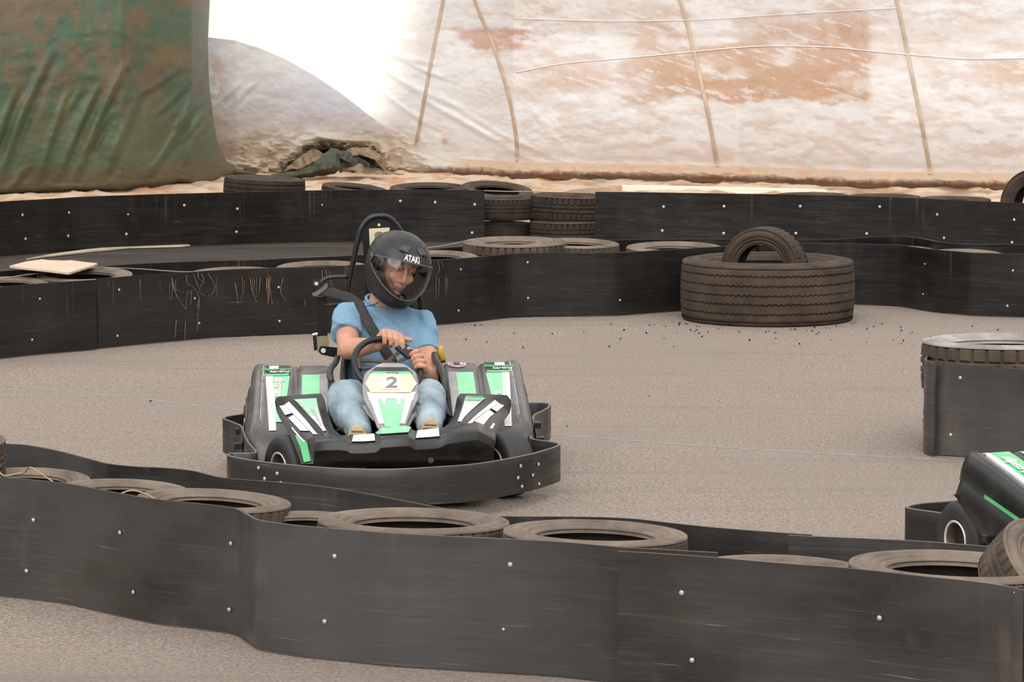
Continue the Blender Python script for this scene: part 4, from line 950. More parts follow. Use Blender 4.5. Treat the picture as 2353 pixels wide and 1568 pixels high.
def build_kart():
    root = empty('racing_kart', KO, KT, 'black kart with green stickers and number 2, driven by the person in blue', 'kart')
    # bumper band
    pix = [(575,950),(545,953),(520,957),(511,962),(528,969),(551,979),(556,992),(566,1015),(584,1037),(578,1041),(550,1041),(526,1042),(522,1047),(545,1053),(603,1062),(700,1072),(800,1078),(900,1079),(1000,1074),(1100,1066),(1200,1049),(1255,1035),(1282,1026),(1288,1020),(1272,1015),(1232,1010),(1223,1006),(1224,992),(1228,968),(1230,954),(1246,946),(1261,938),(1266,930),(1254,926),(1205,925)]
    pts = [KZ(x, y, .215) for x, y in pix]+[Vector((.5, .80, .215)), Vector((.2, .72, .215)), Vector((-.2, .64, .215)), Vector((-.45, .60, .215))]
    path = []
    m_ = len(pts)
    for i in range(m_):
        p0, p1, p2, p3 = pts[i-1], pts[i], pts[(i+1) % m_], pts[(i+2) % m_]
        for k in range(4):
            t = k/4; path.append(.5*((2*p1)+(p2-p0)*t+(2*p0-5*p1+4*p2-p3)*t*t+(3*p1-p0-3*p2+p3)*t**3)*1.0 if False else p1*(1-t)+p2*t+((p2-p0)*(1-t)*.5-(p3-p1)*t*.5)*t*(1-t))
    n = len(path); vs = []; uv = []; s = 0
    prof = [(0, .068), (.0, .12), (.0, .17), (0, .211), (.003, .216), (.010, .216), (.013, .211), (.013, .12), (.013, .068)]
    # inward normal = towards the kart centre side of the band
    cen = Vector((0, 0, 0))
    for i in range(n):
        p = path[i]; t = path[(i+1) % n]-path[i-1]; t.z = 0; t.normalize(); nn = Vector((-t.y, t.x, 0)); s += (path[i]-path[i-1]).length
        for a, z in prof:
            q = Vector((p.x, p.y, 0))+nn*a; q.z = z; vs.append(q); uv.append((s, z))
    fs = grid_faces(n, len(prof), True, True)
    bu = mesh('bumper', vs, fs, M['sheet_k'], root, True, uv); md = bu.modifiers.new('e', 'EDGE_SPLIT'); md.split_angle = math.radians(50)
    for bx, by, yl in [(594,1075,-.72),(637,1088,-.86),(608,1100,-.74),(645,1110,-.88),(1196,1071,-.86),(1190,1098,-.86),(1199,1118,-.85),(1224,1092,-.80),(1237,1067,-.77),(1238,1112,-.77)]:
        # project on band: choose nearest path point along the pixel column
        best = None
        for i in range(n):
            a, b_ = KR @ path[i]+KO, KR @ path[(i+1) % n]+KO; d = ray(bx, by); den = d.x*(b_.y-a.y)-d.y*(b_.x-a.x)
            if abs(den) < 1e-9: continue
            tt = (a.x*(b_.y-a.y)-a.y*(b_.x-a.x))/den; hit = Vector((d.x*tt, d.y*tt, HC+d.z*tt)); L2 = (b_-a).xy.length_squared
            sg = (hit-a).xy.dot((b_-a).xy)/max(L2, 1e-9)
            if 0 <= sg <= 1 and tt > 0 and (best is None or tt < best[0]): best = (tt, hit, b_-a)
        if best:
            o = bpy.data.objects.new('bolt', BOLT); COL.objects.link(o); o.parent = bu; lp = KRI @ (best[1]-KO); tv = KRI @ best[2]
            o.location = lp+Vector((0, -.004, 0)); o.rotation_euler = (0, 0, math.atan2(tv.y, tv.x)); o.scale = (.8,)*3
    # chassis tubes, floor pan, axle, brackets between body and bumper
    vs, fs = join_vf([tube_vf([(-.45, -.3, .09), (-.36, -.55, .09), (-.3, -.8, .09), (.3, -.8, .09), (.36, -.55, .09), (.45, -.3, .09)], .016),
        tube_vf([(-.33, -.6, .09), (-.30, .2, .09), (-.30, .60, .10), (.34, .66, .10), (.32, .2, .09), (.31, -.6, .09)], .016),
        tube_vf([(-.55, .42, .14), (.58, .46, .14)], .02), tube_vf([(-.48, -.52, .13), (.42, -.52, .13)], .015),
        tube_vf([(-.66, -.15, .12), (-.3, -.15, .12)], .014), tube_vf([(.3, -.1, .12), (.60, -.1, .12)], .014), tube_vf([(.3, .25, .14), (.64, .3, .15)], .014), tube_vf([(-.6, .25, .12), (-.3, .2, .12)], .014),
        tube_vf([(-.3, -.5, .12), (-.12, -.9, .12), (.12, -.9, .12), (.3, -.5, .12)], .014), tube_vf([(0, -.9, .12), (0, -1.04, .12)], .014)])
    mesh('chassis_frame', vs, fs, M['steel_blk'], root, True)
    box('floor_pan', (0, -.30, .075), (.60, .95, .012), M['grey_dark'], root)
    for z, yy in ((.19, .22), (.155, .02), (.12, -.16)):
        for s_ in (-1, 1): box('bumper_bracket', (s_*.625+sh(yy)*1.0, yy, z), (.07, .035, .028), M['steel_blk'], root, bev=.004)
    box('rear_engine', (.18, .66, .22), (.30, .16, .22), M['steel_blk'], root, bev=.03)
    # wheels
    kart_wheel(root, Vector((-.445, -.50, .135)), .135, .125, math.radians(24))
    kart_wheel(root, Vector((.43, -.50, .135)), .135, .125, math.radians(24))
    kart_wheel(root, Vector((-.50, .49, .138)), .138, .17, 0)
    kart_wheel(root, Vector((.50, .45, .142)), .142, .17, 0)
    # side pods
    for s_ in (-1, 1):
        ys_ = [.535, .52, .50, .47, .36, .25, .12, 0, -.1, -.2, -.25, -.285, -.31, -.33, -.338]
        cols_ = [(.222, -.30), (.232, -.10), (.240, -.03), (.252, -.004), (.275, 0), (.37, 0), (.385, -.004), (.393, -.016), (.402, -.018), (.410, -.008), (.425, 0), (.52, .004), (.548, .010), (.563, .012), (.577, .0), (.586, -.02), (.592, -.05), (.590, -.075), (.603, -.095), (.612, -.13), (.618, -.20), (.618, -.34)]
        rows = []
        for y in ys_:
            zt = ztop(y); r = []; rear = max(0, (y-.15)/.35)
            zb = .09+.20*min(1, rear)
            shr = 1-.07*max(0, (-y-.24)/.1)
            for x, dz in cols_:
                zz = zt+dz*(1.0 if y > -.2 else max(.2, (y+.34)/.14))
                xx = x*shr if x > .4 else x
                if y > .5: xx = .40+(xx-.40)*(1-(y-.5)*1.2)
                r.append(Vector((s_*xx+sh(y), y, max(zz, zb if x > .39 else max(zb, .12)))))
            rows.append(r)
        # rear wall
        rows.insert(0, [Vector((p.x, .46, min(p.z, .29))) for p in rows[0]])
        pod = mesh('side_pod', [p for r in rows for p in r], grid_faces(len(rows), len(cols_)), M['grey_pl'], root, True)
        md = pod.modifiers.new('t', 'SOLIDIFY'); md.thickness = .006; md.offset = 0 
        decorate_pod(pod, s_)
        if s_ > 0:
            # no-touch sticker
            c_ = Vector((.345, .455))
            def disc(nm, r, mt, off, r_in=0, sx_=1):
                vs = []; nn_ = 40
                for k in range(nn_):
                    a = 2*math.pi*k/nn_
                    for rr in (r_in, r): vs.append(Vector((c_.x+math.cos(a)*rr-.01+sh(.45)*0+.01, c_.y+math.sin(a)*rr*1.15, 0)))
                for v in vs: v.z = ztop(v.y)+off
                return mesh(nm, vs, grid_faces(nn_, 2, False, True), M[mt], pod)
            disc('warning_sticker', .040, 'white', .0065); disc('warning_ring', .034, 'red', .0085, .0295)
            hv = []; 
            def hand_pt(x, y): return Vector((c_.x+x, c_.y+y*1.15, ztop(c_.y+y*1.15)+.0095))
            pr_ = [[(-.012,-.018),(.012,-.018),(.014,.002),(-.013,.002)], [(-.013,.0),(-.008,.0),(-.010,.017),(-.014,.016)], [(-.007,.0),(-.001,.0),(-.002,.022),(-.007,.022)], [(0,.0),(.006,.0),(.007,.022),(.002,.022)], [(.008,.0),(.013,.0),(.016,.016),(.012,.018)], [(-.012,-.012),(-.012,-.004),(-.024,.006),(-.026,.002)]]
            for q in pr_: b0 = len(hv); hv += [hand_pt(*p) for p in q]
            mesh('warning_hand', hv, [tuple(range(4*k, 4*k+4)) for k in range(len(pr_))], M['blackst'], pod)
            q = [(-.026, .022), (-.022, .026), (.026, -.022), (.022, -.026)]; mesh('warning_slash', [hand_pt(*p)+Vector((0, 0, .001)) for p in q], [(0, 1, 2, 3)], M['red'], pod)
    # front fairing: left and right wings
    def wing(ys_, rows): return [[K(x, y, yl) for x, y in r] for yl, r in zip(ys_, rows)]
    WL = wing((-.28, -.32, -.40, -.50, -.60, -.70, -.76), [
        [(633,925),(634,915),(645,912),(658,911),(672,910),(685,909),(728,906),(738,906)],
        [(636,945),(641,938),(644,936),(655,932),(668,926),(678,921),(730,918),(745,918)],
        [(643,962),(650,958),(656,955),(672,950),(690,948),(698,942),(733,938),(751,945)],
        [(660,988),(667,980),(676,977),(693,970),(712,972),(718,964),(738,958),(758,968)],
        [(672,1015),(680,1005),(693,995),(710,988),(728,993),(734,984),(745,980),(768,990)],
        [(684,1045),(692,1035),(708,1012),(725,1003),(740,1006),(745,1000),(755,998),(785,1004)],
        [(692,1068),(700,1068),(722,1068),(728,1020),(742,1020),(748,1018),(760,1016),(790,1016)]])
    WR = wing((-.24, -.28, -.36, -.46, -.56, -.66, -.73), [
        [(1173,935),(1173,920),(1165,909),(1150,908),(1135,908),(1120,907),(1068,906),(1057,906)],
        [(1171,950),(1160,940),(1156,935),(1145,929),(1132,922),(1114,917),(1066,915),(1050,916)],
        [(1162,962),(1150,955),(1141,948),(1127,940),(1112,938),(1095,933),(1062,932),(1045,945)],
        [(1148,980),(1138,972),(1123,963),(1106,953),(1092,954),(1078,948),(1057,948),(1040,966)],
        [(1140,1005),(1132,998),(1108,982),(1090,965),(1075,970),(1064,962),(1052,962),(1030,978)],
        [(1135,1035),(1126,1030),(1092,1000),(1075,982),(1060,984),(1055,975),(1048,974),(1018,985)],
        [(1132,1062),(1122,1062),(1085,1062),(1072,998),(1058,998),(1052,996),(1045,996),(1014,1000)]])
    # keep the outer rear edge drooping down as a lip
    for Wg, s_ in ((WL, -1), (WR, 1)):
        wg = loft('fairing_wing', Wg, M['black_pl'], root, 1, .007, False)
        bv = wg.modifiers.new('bevel', 'BEVEL'); bv.width = .006; bv.segments = 3; bv.limit_method = 'ANGLE'; bv.angle_limit = math.radians(14)
        for p_ in wg.data.polygons: p_.use_smooth = True
        f = surf_fn(Wg); U = lambda c: c/7.0; V = lambda r: r/6.0
        def S(q, mt, k=1.0): return patch('sticker', f, [(U(a), V(b)) for a, b in q], M[mt], wg, (s_*.004*k, -.005*k, .006*k), 10)
        if s_ < 0:
            S([(5.0, 1.0), (5.98, 1.0), (5.98, 2.9), (5.0, 2.9)], 'lgreen'); S([(5.0, 2.9), (5.98, 2.7), (5.98, 4.7), (5.3, 4.7)], 'white')
            S([(5.4, 2.2), (5.7, 2.2), (5.7, 4.0), (5.5, 4.0)], 'greyst', 1.2)
        else:
            S([(5.0, 1.0), (5.98, .9), (5.98, 1.6), (5.0, 1.6)], 'green'); S([(5.0, 1.6), (5.98, 1.5), (5.98, 4.8), (5.0, 4.8)], 'white')
            S([(5.1, 1.3), (5.9, 1.3), (5.9, 1.45), (5.1, 1.45)], 'greyst', 1.2)
        S([(2.95, 1.05), (3.85, .95), (3.75, 4.7), (2.95, 4.9)], 'white')
        S([(2.0, 1.0), (2.9, 1.1), (2.9, 2.1), (2.0, 2.1)], 'white'); S([(2.05, 2.4), (2.9, 2.3), (2.9, 4.3), (2.05, 3.9)], 'white')
        S([(1.1, 3.3), (1.35, 3.3), (1.75, 5.0), (1.6, 5.0)], 'white', 1.3)
        S([(1.05, 4.0), (1.3, 4.0), (1.9, 5.2), (1.06, 5.3)], 'green', 1.1); S([(1.06, 5.2), (1.9, 5.1), (1.8, 5.9), (1.06, 5.95)], 'green', 1.1)
        text_mesh('lettering', 'Slipstream', .05, M['white'], wg, (lambda x, y, z: f(.74-y*1.2, .30+x*1.1)+Vector((-.006, -.008-z, .009))) if s_ < 0 else (lambda x, y, z: f(.79+x*.55, .15-y*.6)+Vector((.004, -.008-z, .009))), bold=.02)
    # nose: shelf, front face
    px_ = [722, 745, 775, 797, 806, 835, 862, 868, 876, 905, 938, 946, 954, 985, 1008, 1016, 1026, 1060, 1098, 1120, 1136]
    yb_ = [1006, 1004, 1002, 1002, 1003, 1001, 999, 996, 988, 986, 984, 988, 992, 989, 986, 984, 982, 976, 972, 982, 990]
    yt_ = [1016, 1014, 1013, 1015, 1021, 1021, 1019, 1016, 1008, 1006, 1004, 1007, 1013, 1011, 1009, 1005, 1000, 994, 990, 1000, 1010]
    n_ = len(px_); rows = [[], [], [], [], [], []]
    for i in range(n_):
        c_ = 1-((px_[i]-925)/215.0)**2; yl = -.74-.10*max(c_, 0)**.6
        rows[0].append(K(px_[i], yb_[i], yl+.17)); rows[1].append(K(px_[i], yt_[i]-3, yl+.02)); rows[2].append(K(px_[i], yt_[i]+3, yl)); rows[3].append(K(px_[i], yt_[i]+22, yl-.012))
        bt = 1067-3*(px_[i] > 1000)-3*(px_[i] > 1100); rows[4].append(K(px_[i], bt-8, yl)); rows[5].append(K(px_[i], bt+6, yl+.04))
    ns = loft('nose_cone', rows, M['black_pl'], root, 1, .006, True); bv = ns.modifiers.new('bevel', 'BEVEL'); bv.width = .007; bv.segments = 3; bv.limit_method = 'ANGLE'; bv.angle_limit = math.radians(14); fn_ = surf_fn(rows)
    def uv_of(px): return float(np.interp(px, px_, np.linspace(0, 1, n_)))
    for a, b_ in ((808, 862), (955, 1010)):
        patch('sticker', fn_, [(uv_of(a+4), .02), (uv_of(b_-2), .02), (uv_of(b_), .24), (uv_of(a), .24)], M['white'], ns, (0, -.002, .008), 10)
    patch('sticker', fn_, [(uv_of(862), .0), (uv_of(945), .0), (uv_of(938), .17), (uv_of(876), .17)], M['lgreen'], ns, (0, -.002, .009), 10)
    vs, fs = tube_vf([K(990, 1058, -.85), K(990, 1058, -.845)], .012, 16); mesh('nose_recess', vs, fs, M['blackst'], ns)
    box('heel_plate', (-.02, -.60, .205), (.30, .22, .01), M['grey_dark'], root)
    # number panel (steering fairing)
    def row(y, xl, xr, yl, bul): 
        xs_ = np.linspace(xl, xr, 9); return [K(x, y, yl-bul*(1-((x-(xl+xr)/2)/((xr-xl)/2))**2)) for x in xs_]
    PR = [row(838, 880, 915, -.24, .01), row(842, 868, 930, -.25, .015), row(852, 853, 945, -.27, .025), row(862, 840, 956, -.30, .03), row(880, 835, 960, -.33, .035), row(900, 834, 961, -.37, .035), row(918, 836, 960, -.41, .035), row(930, 842, 954, -.44, .035), row(945, 850, 946, -.47, .035), row(962, 860, 938, -.51, .035), row(982, 868, 931, -.55, .035), row(990, 875, 926, -.565, .02), row(993, 882, 918, -.56, .01)]
    npn = loft('number_fairing', PR, M['greyst'], root, 3, .014); fp = surf_fn(PR); NR = len(PR)-1
    PYS = [838, 842, 852, 862, 880, 900, 918, 930, 945, 962, 982, 990, 993]; PXL = [880, 868, 853, 840, 835, 834, 836, 842, 850, 860, 868, 875, 882]; PXR = [915, 930, 945, 956, 960, 961, 960, 954, 946, 938, 931, 926, 918]
    def pp(px, py):
        v = float(np.interp(py, PYS, np.linspace(0, 1, NR+1))); l = float(np.interp(py, PYS, PXL)); r = float(np.interp(py, PYS, PXR)); return fp((px-l)/(r-l), v)
    def ppatch(nm, q, mt, off, n=10): return patch(nm, pp, q, M[mt], npn, (0, -off, off*.9), n)
    ppatch('sticker', [(862, 848), (934, 848), (948, 862), (848, 862)], 'blackst', .0095)
    ppatch('sticker', [(856, 858), (940, 858), (946, 863), (850, 863)], 'green', .0105)
    ppatch('sticker', [(842, 905), (955, 905), (948, 925), (848, 925)], 'white', .0095)
    ppatch('sticker', [(850, 925), (946, 925), (930, 978), (870, 978)], 'white', .0095)
    ppatch('sticker', [(868, 922), (930, 922), (917, 986), (884, 986)], 'lgreen', .0115)
    for q in ([(872, 917), (886, 917), (884, 936), (880, 936)], [(888, 917), (908, 917), (908, 922), (888, 922)], [(911, 917), (924, 917), (917, 936), (913, 936)]): ppatch('sticker', q, 'white', .013, 4)
    bp = ppatch('number_plate', [(851, 864), (943, 864), (943, 907), (851, 907)], 'yellow', .0125)
    ppatch('number_plate', [(838.5, 886), (851, 864), (851, 907), (838.5, 887)], 'yellow', .0125); ppatch('number_plate', [(943, 864), (956.5, 886), (956.5, 887), (943, 907)], 'yellow', .0125)
    ppatch('number_patch', [(873, 872), (922, 872), (922, 901), (873, 901)], 'beige', .0145)
    text_mesh('lettering', '2', 40, M['digit'], npn, lambda x, y, z: pp(898+x*1.45, 886.5-y*.86)+Vector((0, -.0158-z, .014)), shear=.08, bold=.016)
    text_mesh('lettering', 'karting', 9, M['digit'], npn, lambda x, y, z: pp(900+x*1.1, 861-y)+Vector((0, -.0125-z, .0115)), bold=.01)
    vs, fs = join_vf([tube_vf([K(962, 925, -.35), K(975, 932, -.30), K(960, 950, -.36), K(950, 958, -.42)], .012), tube_vf([K(838, 935, -.38), K(846, 948, -.42), K(862, 965, -.5)], .010), tube_vf([K(948, 955, -.44), K(930, 990, -.52)], .010)])
    mesh('fairing_mount', vs, fs, M['greyst'], root, True)
    # steering wheel
    ctr = K(890, 842, -.07); ax1 = (K(970, 832, -.02)-K(812, 850, -.12)).normalized(); 
    up_ = (K(903, 791, .02)-ctr); up_ = (up_-ax1*up_.dot(ax1)).normalized(); R_ = .143
    ring = [ctr+(ax1*math.cos(a)+up_*math.sin(a))*R_ for a in np.linspace(0, 2*math.pi, 65)[:-1]]
    vs, fs = tube_vf(ring, .0135, 12, closed=True); sw = mesh('steering_wheel', vs, fs, M['blackgrip'], root, True)
    nrm_ = ax1.cross(up_).normalized(); nrm_ = nrm_ if nrm_.y < 0 else -nrm_
    prts = []
    hub = ctr+nrm_*.02-up_*.02
    for ang in (math.radians(28), math.radians(168), math.radians(275)):
        dr = ax1*math.cos(ang)+up_*math.sin(ang); pd_ = nrm_.cross(dr)
        for s_ in (-1, 1):
            a0, a1, a2 = hub+pd_*s_*.026, ctr+dr*.06+pd_*s_*.017+nrm_*.008, ctr+dr*.134+pd_*s_*.022
            for p_, q_ in ((a0, a1), (a1, a2)):
                w_ = pd_*.0075; n__ = nrm_*.003
                v8 = [p_-w_-n__, p_-w_+n__, p_+w_-n__, p_+w_+n__, q_-w_-n__, q_-w_+n__, q_+w_-n__, q_+w_+n__]
                prts.append((v8, [(0, 1, 3, 2), (4, 6, 7, 5), (0, 4, 5, 1), (2, 3, 7, 6), (0, 2, 6, 4), (1, 5, 7, 3)]))
        e_ = ctr+dr*.125; prts.append(tube_vf([e_-pd_*.03, e_+pd_*.03], .012, 12))
    prts.append(tube_vf([hub-nrm_*.006, hub+nrm_*.010], .028, 24))
    sp = mesh('steering_spokes', *join_vf(prts), M['bronze'], sw, False); sp['label'] = 'dull bronze metal spokes'
    dr = ax1*math.cos(math.radians(32))+up_*math.sin(math.radians(32)); pd_ = nrm_.cross(dr)
    gp = prism('grip_pad', [ctr+dr*.098+pd_*.035, ctr+dr*.098-pd_*.035, ctr+dr*.140-pd_*.045, ctr+dr*.146, ctr+dr*.140+pd_*.045], .014, M['blackgrip'], sw, nrm_)
    tube('steering_column', [hub, K(905, 960, -.45)], .012, M['steel_blk'], root)
    # seat shell
    rows = []
    for z, w_, yb2, yf in ((.10, .155, .40, .05), (.20, .185, .44, .0), (.30, .205, .47, .0), (.40, .215, .49, .05), (.445, .21, .50, .10), (.50, .19, .51, .28), (.58, .17, .52, .36), (.64, .13, .525, .42)):
        r = []
        for k in range(17):
            a = math.pi*k/16; x = -w_*math.cos(a); yy = yf+(yb2-yf)*math.sin(a)**.55 if 0 < k < 16 else yf
            r.append(Vector((x+.03, yy, z)))
        rows.append(r)
    seat = loft('seat', rows, M['steel_blk'], root, 2, .012)
    tube('seat_rim', [K(762, 878, .0), K(757, 862, .02), K(762, 845, .08), K(770, 835, .14), K(776, 822, .2)], .013, M['grey_dark'], seat, 10, spl=4)
    tube('seat_rim', [K(1024, 905, -.02), K(1020, 870, .0), K(1010, 842, .08), K(1002, 830, .14), K(998, 815, .2)], .015, M['grey_dark'], seat, 10, spl=4)
    box('seat_base', (.02, .2, .115), (.30, .40, .05), M['steel_blk'], root, bev=.02)
    # roll hoop with back panel, number, belt frame
    Y5 = .50
    hp = [K(806, 830, Y5), K(797, 700, Y5), K(812, 600, Y5), K(826, 540, Y5), K(835, 518, Y5), K(850, 502, Y5), K(870, 497, Y5), K(892, 500, Y5), K(910, 516, Y5), K(926, 545, Y5), K(948, 620, Y5), K(966, 700, Y5), K(972, 830, Y5)]
    tube('roll_hoop', hp, .0125, M['steel_blk'], root, 14, spl=6)
    bpn = prism('head_panel', [K(840, 720, Y5), K(838, 620, Y5), K(834, 560, Y5), K(838, 525, Y5), K(852, 505, Y5), K(870, 499, Y5), K(888, 503, Y5), K(902, 518, Y5), K(918, 550, Y5), K(935, 620, Y5), K(950, 720, Y5)], .008, M['black_pl'], root, (0, 1, 0))
    npl = prism('number_plate', [K(848, 526, Y5-.004), K(895, 523, Y5-.004), K(898, 590, Y5-.004), K(851, 592, Y5-.004)], .004, M['cream'], bpn, (0, 1, 0))
    q0 = K(874, 556, Y5-.0075)
    text_mesh('lettering', '2', .11, M['digit'], bpn, lambda x, y, z: q0+Vector((x, -z, y)), shear=0, bold=.02)
    vs, fs = tube_vf([K(871, 517, Y5-.001), K(871, 517, Y5-.007)], .007, 6); mesh('screw', vs, fs, M['bolt'], bpn)
    tube('belt_frame', [K(800, 637, Y5), K(770, 637, Y5), K(752, 640, Y5), K(740, 647, Y5-.005), K(733, 657, Y5-.01)], .010, M['steel_blk'], root, 12, spl=5)
    tube('belt_frame', [K(745, 701, Y5), K(765, 702, Y5), K(800, 702, Y5)], .008, M['steel_blk'], root, 10)
    vs, fs = join_vf([tube_vf([K(728, 651, Y5-.02), K(728, 651, Y5+.012)], .019, 20)]); fw = mesh('belt_pivot', vs, fs, M['steel_blk'], root)
    vs, fs = tube_vf([K(727, 652, Y5-.034), K(727, 652, Y5-.018)], .009, 6); mesh('bolt', vs, fs, M['bolt'], fw)
    prism('belt_guide', [K(724, 672, Y5-.03), K(744, 659, Y5-.03), K(750, 650, Y5-.03), K(754, 654, Y5-.03), K(752, 662, Y5-.03), K(732, 678, Y5-.03), K(726, 681, Y5-.03), K(719, 680, Y5-.03), K(717, 675, Y5-.03)], .008, M['greymet'], root, (0, 1, 0))
    prism('belt_post', [K(727, 682, Y5), K(751, 682, Y5), K(753, 776, Y5), K(729, 776, Y5)], .012, M['steel_blk'], root, (0, 1, 0))
    prism('belt_bracket', [K(726, 774, Y5-.006), K(755, 772, Y5-.006), K(756, 797, Y5-.006), K(744, 811, Y5-.006), K(730, 811, Y5-.006)], .006, M['olive'], root, (0, 1, 0))
    ar = prism('belt_arm', [K(733, 804, Y5-.02), K(736, 797, Y5-.02), K(742, 796, Y5-.02), K(775, 799, Y5-.02), K(775, 823, Y5-.02), K(738, 815, Y5-.02), K(733, 810, Y5-.02)], .012, M['steel_blk'], root, (0, 1, 0))
    vs, fs = tube_vf([K(743, 806, Y5-.03), K(743, 806, Y5-.02)], .011, 14); mesh('bolt', vs, fs, M['bolt'], ar)
    hd = prism('latch_handle', [K(719, 772, Y5-.01), K(727, 772, Y5-.01), K(729, 805, Y5-.01), K(722, 806, Y5-.01)], .012, M['blackgrip'], root, (0, 1, 0))
    vs, fs = tube_vf([K(718, 770, Y5-.008), K(730, 767, Y5-.008)], .006, 10); mesh('latch_pin', vs, fs, M['rimw'], hd)
    # gas strut / yellow canister beside the seat
    vs, fs = tube_vf([K(1009, 795, .25), K(1010, 800, .25), K(1017, 828, .25)], [.011, .014, .016], 16); ys__ = mesh('yellow_canister', vs, fs, M['gas'], root, True)
    vs, fs = tube_vf([K(1016, 826, .25), K(1018, 834, .25)], .013, 12); mesh('canister_cap', vs, fs, M['blackst'], ys__)
    # pedals cable clutter beside the seat on the right
    vs, fs = join_vf([tube_vf([K(1024, 930, -.15), K(1028, 950, -.2), K(1038, 958, -.22)], .006, 8), tube_vf([K(1026, 940, -.18), K(1032, 962, -.2)], .008, 8)]); mesh('brake_linkage', vs, fs, M['blackst'], root, True)
    return root
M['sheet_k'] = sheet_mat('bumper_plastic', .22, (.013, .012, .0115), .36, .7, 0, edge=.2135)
M['grey_dark'] = simple('dark_grey_plastic', (.05, .048, .046), .45, 0, .2, 10)
M['blackgrip'] = simple('black_grip', (.012, .012, .013), .35, 0, .2, 30)
M['bronze'] = simple('bronze_metal', (.07, .055, .038), .4, .5, .2, 20)
M['greymet'] = simple('grey_metal_plate', (.22, .21, .19), .45, .5, .15, 20)
kart = build_kart()
# second kart, mostly out of frame at the right
k2 = copy_tree(kart); k2['label'] = 'second kart cut off by the right edge of the photo, green pod showing'
ph = math.radians(24); RR = Matrix.Rotation(ph, 3, 'Z')
tgt = P(2214, 1047, .43); lc = Vector((-.578+sh(.50), .52, .43)); pos = tgt-RR @ lc; k2.location = (pos.x, pos.y, 0); k2.rotation_euler = (0, 0, ph)
RI = RR.inverted()
def L2(px, py): return RI @ (P(px, py, .215)-Vector((pos.x, pos.y, 0)))
for ch in list(k2.children):
    if ch.name.split('.')[0] in ('roll_hoop', 'head_panel', 'belt_frame', 'belt_pivot', 'belt_guide', 'belt_post', 'belt_bracket', 'belt_arm', 'latch_handle'):
        for c2 in list(ch.children_recursive)+[ch]: bpy.data.objects.remove(c2)
        continue
    if ch.name.startswith('side_pod') and sum(v.co.x for v in ch.data.vertices) < 0:
        for c2 in list(ch.children): bpy.data.objects.remove(c2)
        ch.data = ch.data.copy(); ch.data.materials[0] = M['black_pl']; decorate_pod(ch, -1, 1)
    if ch.name.startswith('bumper') and 'bracket' not in ch.name:
        ob = ch
        for c2 in list(ob.children): bpy.data.objects.remove(c2)
        wp = [L2(2353+260, 1262), L2(2470, 1237), L2(2353, 1213), L2(2250, 1193), L2(2150, 1178), L2(2100, 1171), L2(2080, 1166), L2(2090, 1161), L2(2118, 1156), L2(2160, 1153), L2(2200, 1150)]
        q = wp[-1]; wp += [q+(q-wp[-2])*3, q+(q-wp[-2])*7]
        pth = cr_spline(wp, 6); vs = []; uv = []; s = 0; n = len(pth)
        prof = [(0, .068), (.0, .12), (.0, .17), (0, .211), (.003, .216), (.010, .216), (.013, .211), (.013, .12), (.013, .068)]
        for i in range(n):
            p = pth[i]; t = pth[min(i+1, n-1)]-pth[max(i-1, 0)]; t.z = 0; t.normalize(); nn = Vector((t.y, -t.x, 0)); s += (pth[i]-pth[max(i-1, 0)]).length
            for a, z in prof: v = Vector((p.x, p.y, 0))+nn*a; v.z = z; vs.append(v); uv.append((s, z))
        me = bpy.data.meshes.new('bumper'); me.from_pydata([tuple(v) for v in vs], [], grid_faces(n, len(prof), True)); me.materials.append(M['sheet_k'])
        ul = me.uv_layers.new(name='UVMap')
        for lp in me.loops: ul.data[lp.index].uv = uv[lp.vertex_index]
        for p in me.polygons: p.use_smooth = True
        ob.data = me
# ---------------------------------------------------------------- the driver
def sphere_pts(c, r, n=12, R=None):
    if not isinstance(r, (tuple, list)): r = (r, r, r)
    out = []
    for i in range(n+1):
        th = math.pi*i/n; m_ = 1 if i in (0, n) else n*2
        for k in range(m_):
            a = 2*math.pi*k/m_; v = Vector((r[0]*math.sin(th)*math.cos(a), r[1]*math.sin(th)*math.sin(a), r[2]*math.cos(th)))
            if R is not None: v = R @ v
            out.append(Vector(c)+v)
    return out
def hull_into(bm, pts):
    vs = [bm.verts.new(p) for p in pts]; res = bmesh.ops.convex_hull(bm, input=vs)
    junk = [g for g in res['geom_interior'] if isinstance(g, bmesh.types.BMVert)]+[g for g in res['geom_unused'] if isinstance(g, bmesh.types.BMVert)]
    bmesh.ops.delete(bm, geom=list(set(junk)), context='VERTS')
def blob(name, hulls, voxel, mat, parent, smooth=2, disp=None):
    bm = bmesh.new()
    for h in hulls:
        pts = []
        for s in h: pts += sphere_pts(s[0], s[1], 10, s[2] if len(s) > 2 else None) if not callable(s) else s()
        hull_into(bm, pts)
    o = bmobj(name, bm, mat, parent, True)
    m_ = o.modifiers.new('remesh', 'REMESH'); m_.mode = 'VOXEL'; m_.voxel_size = voxel; m_.use_smooth_shade = True
    if smooth: s = o.modifiers.new('smooth', 'SMOOTH'); s.factor = .5; s.iterations = smooth
    if disp:
        for k, (sc, st) in enumerate(disp):
            tx = bpy.data.textures.new(name+'_folds', 'CLOUDS'); tx.noise_scale = sc; tx.noise_depth = 2
            d = o.modifiers.new('folds', 'DISPLACE'); d.texture = tx; d.strength = st; d.mid_level = .5; d.texture_coords = 'LOCAL'
    return o
def chain(pts): return [[pts[i], pts[i+1]] for i in range(len(pts)-1)]
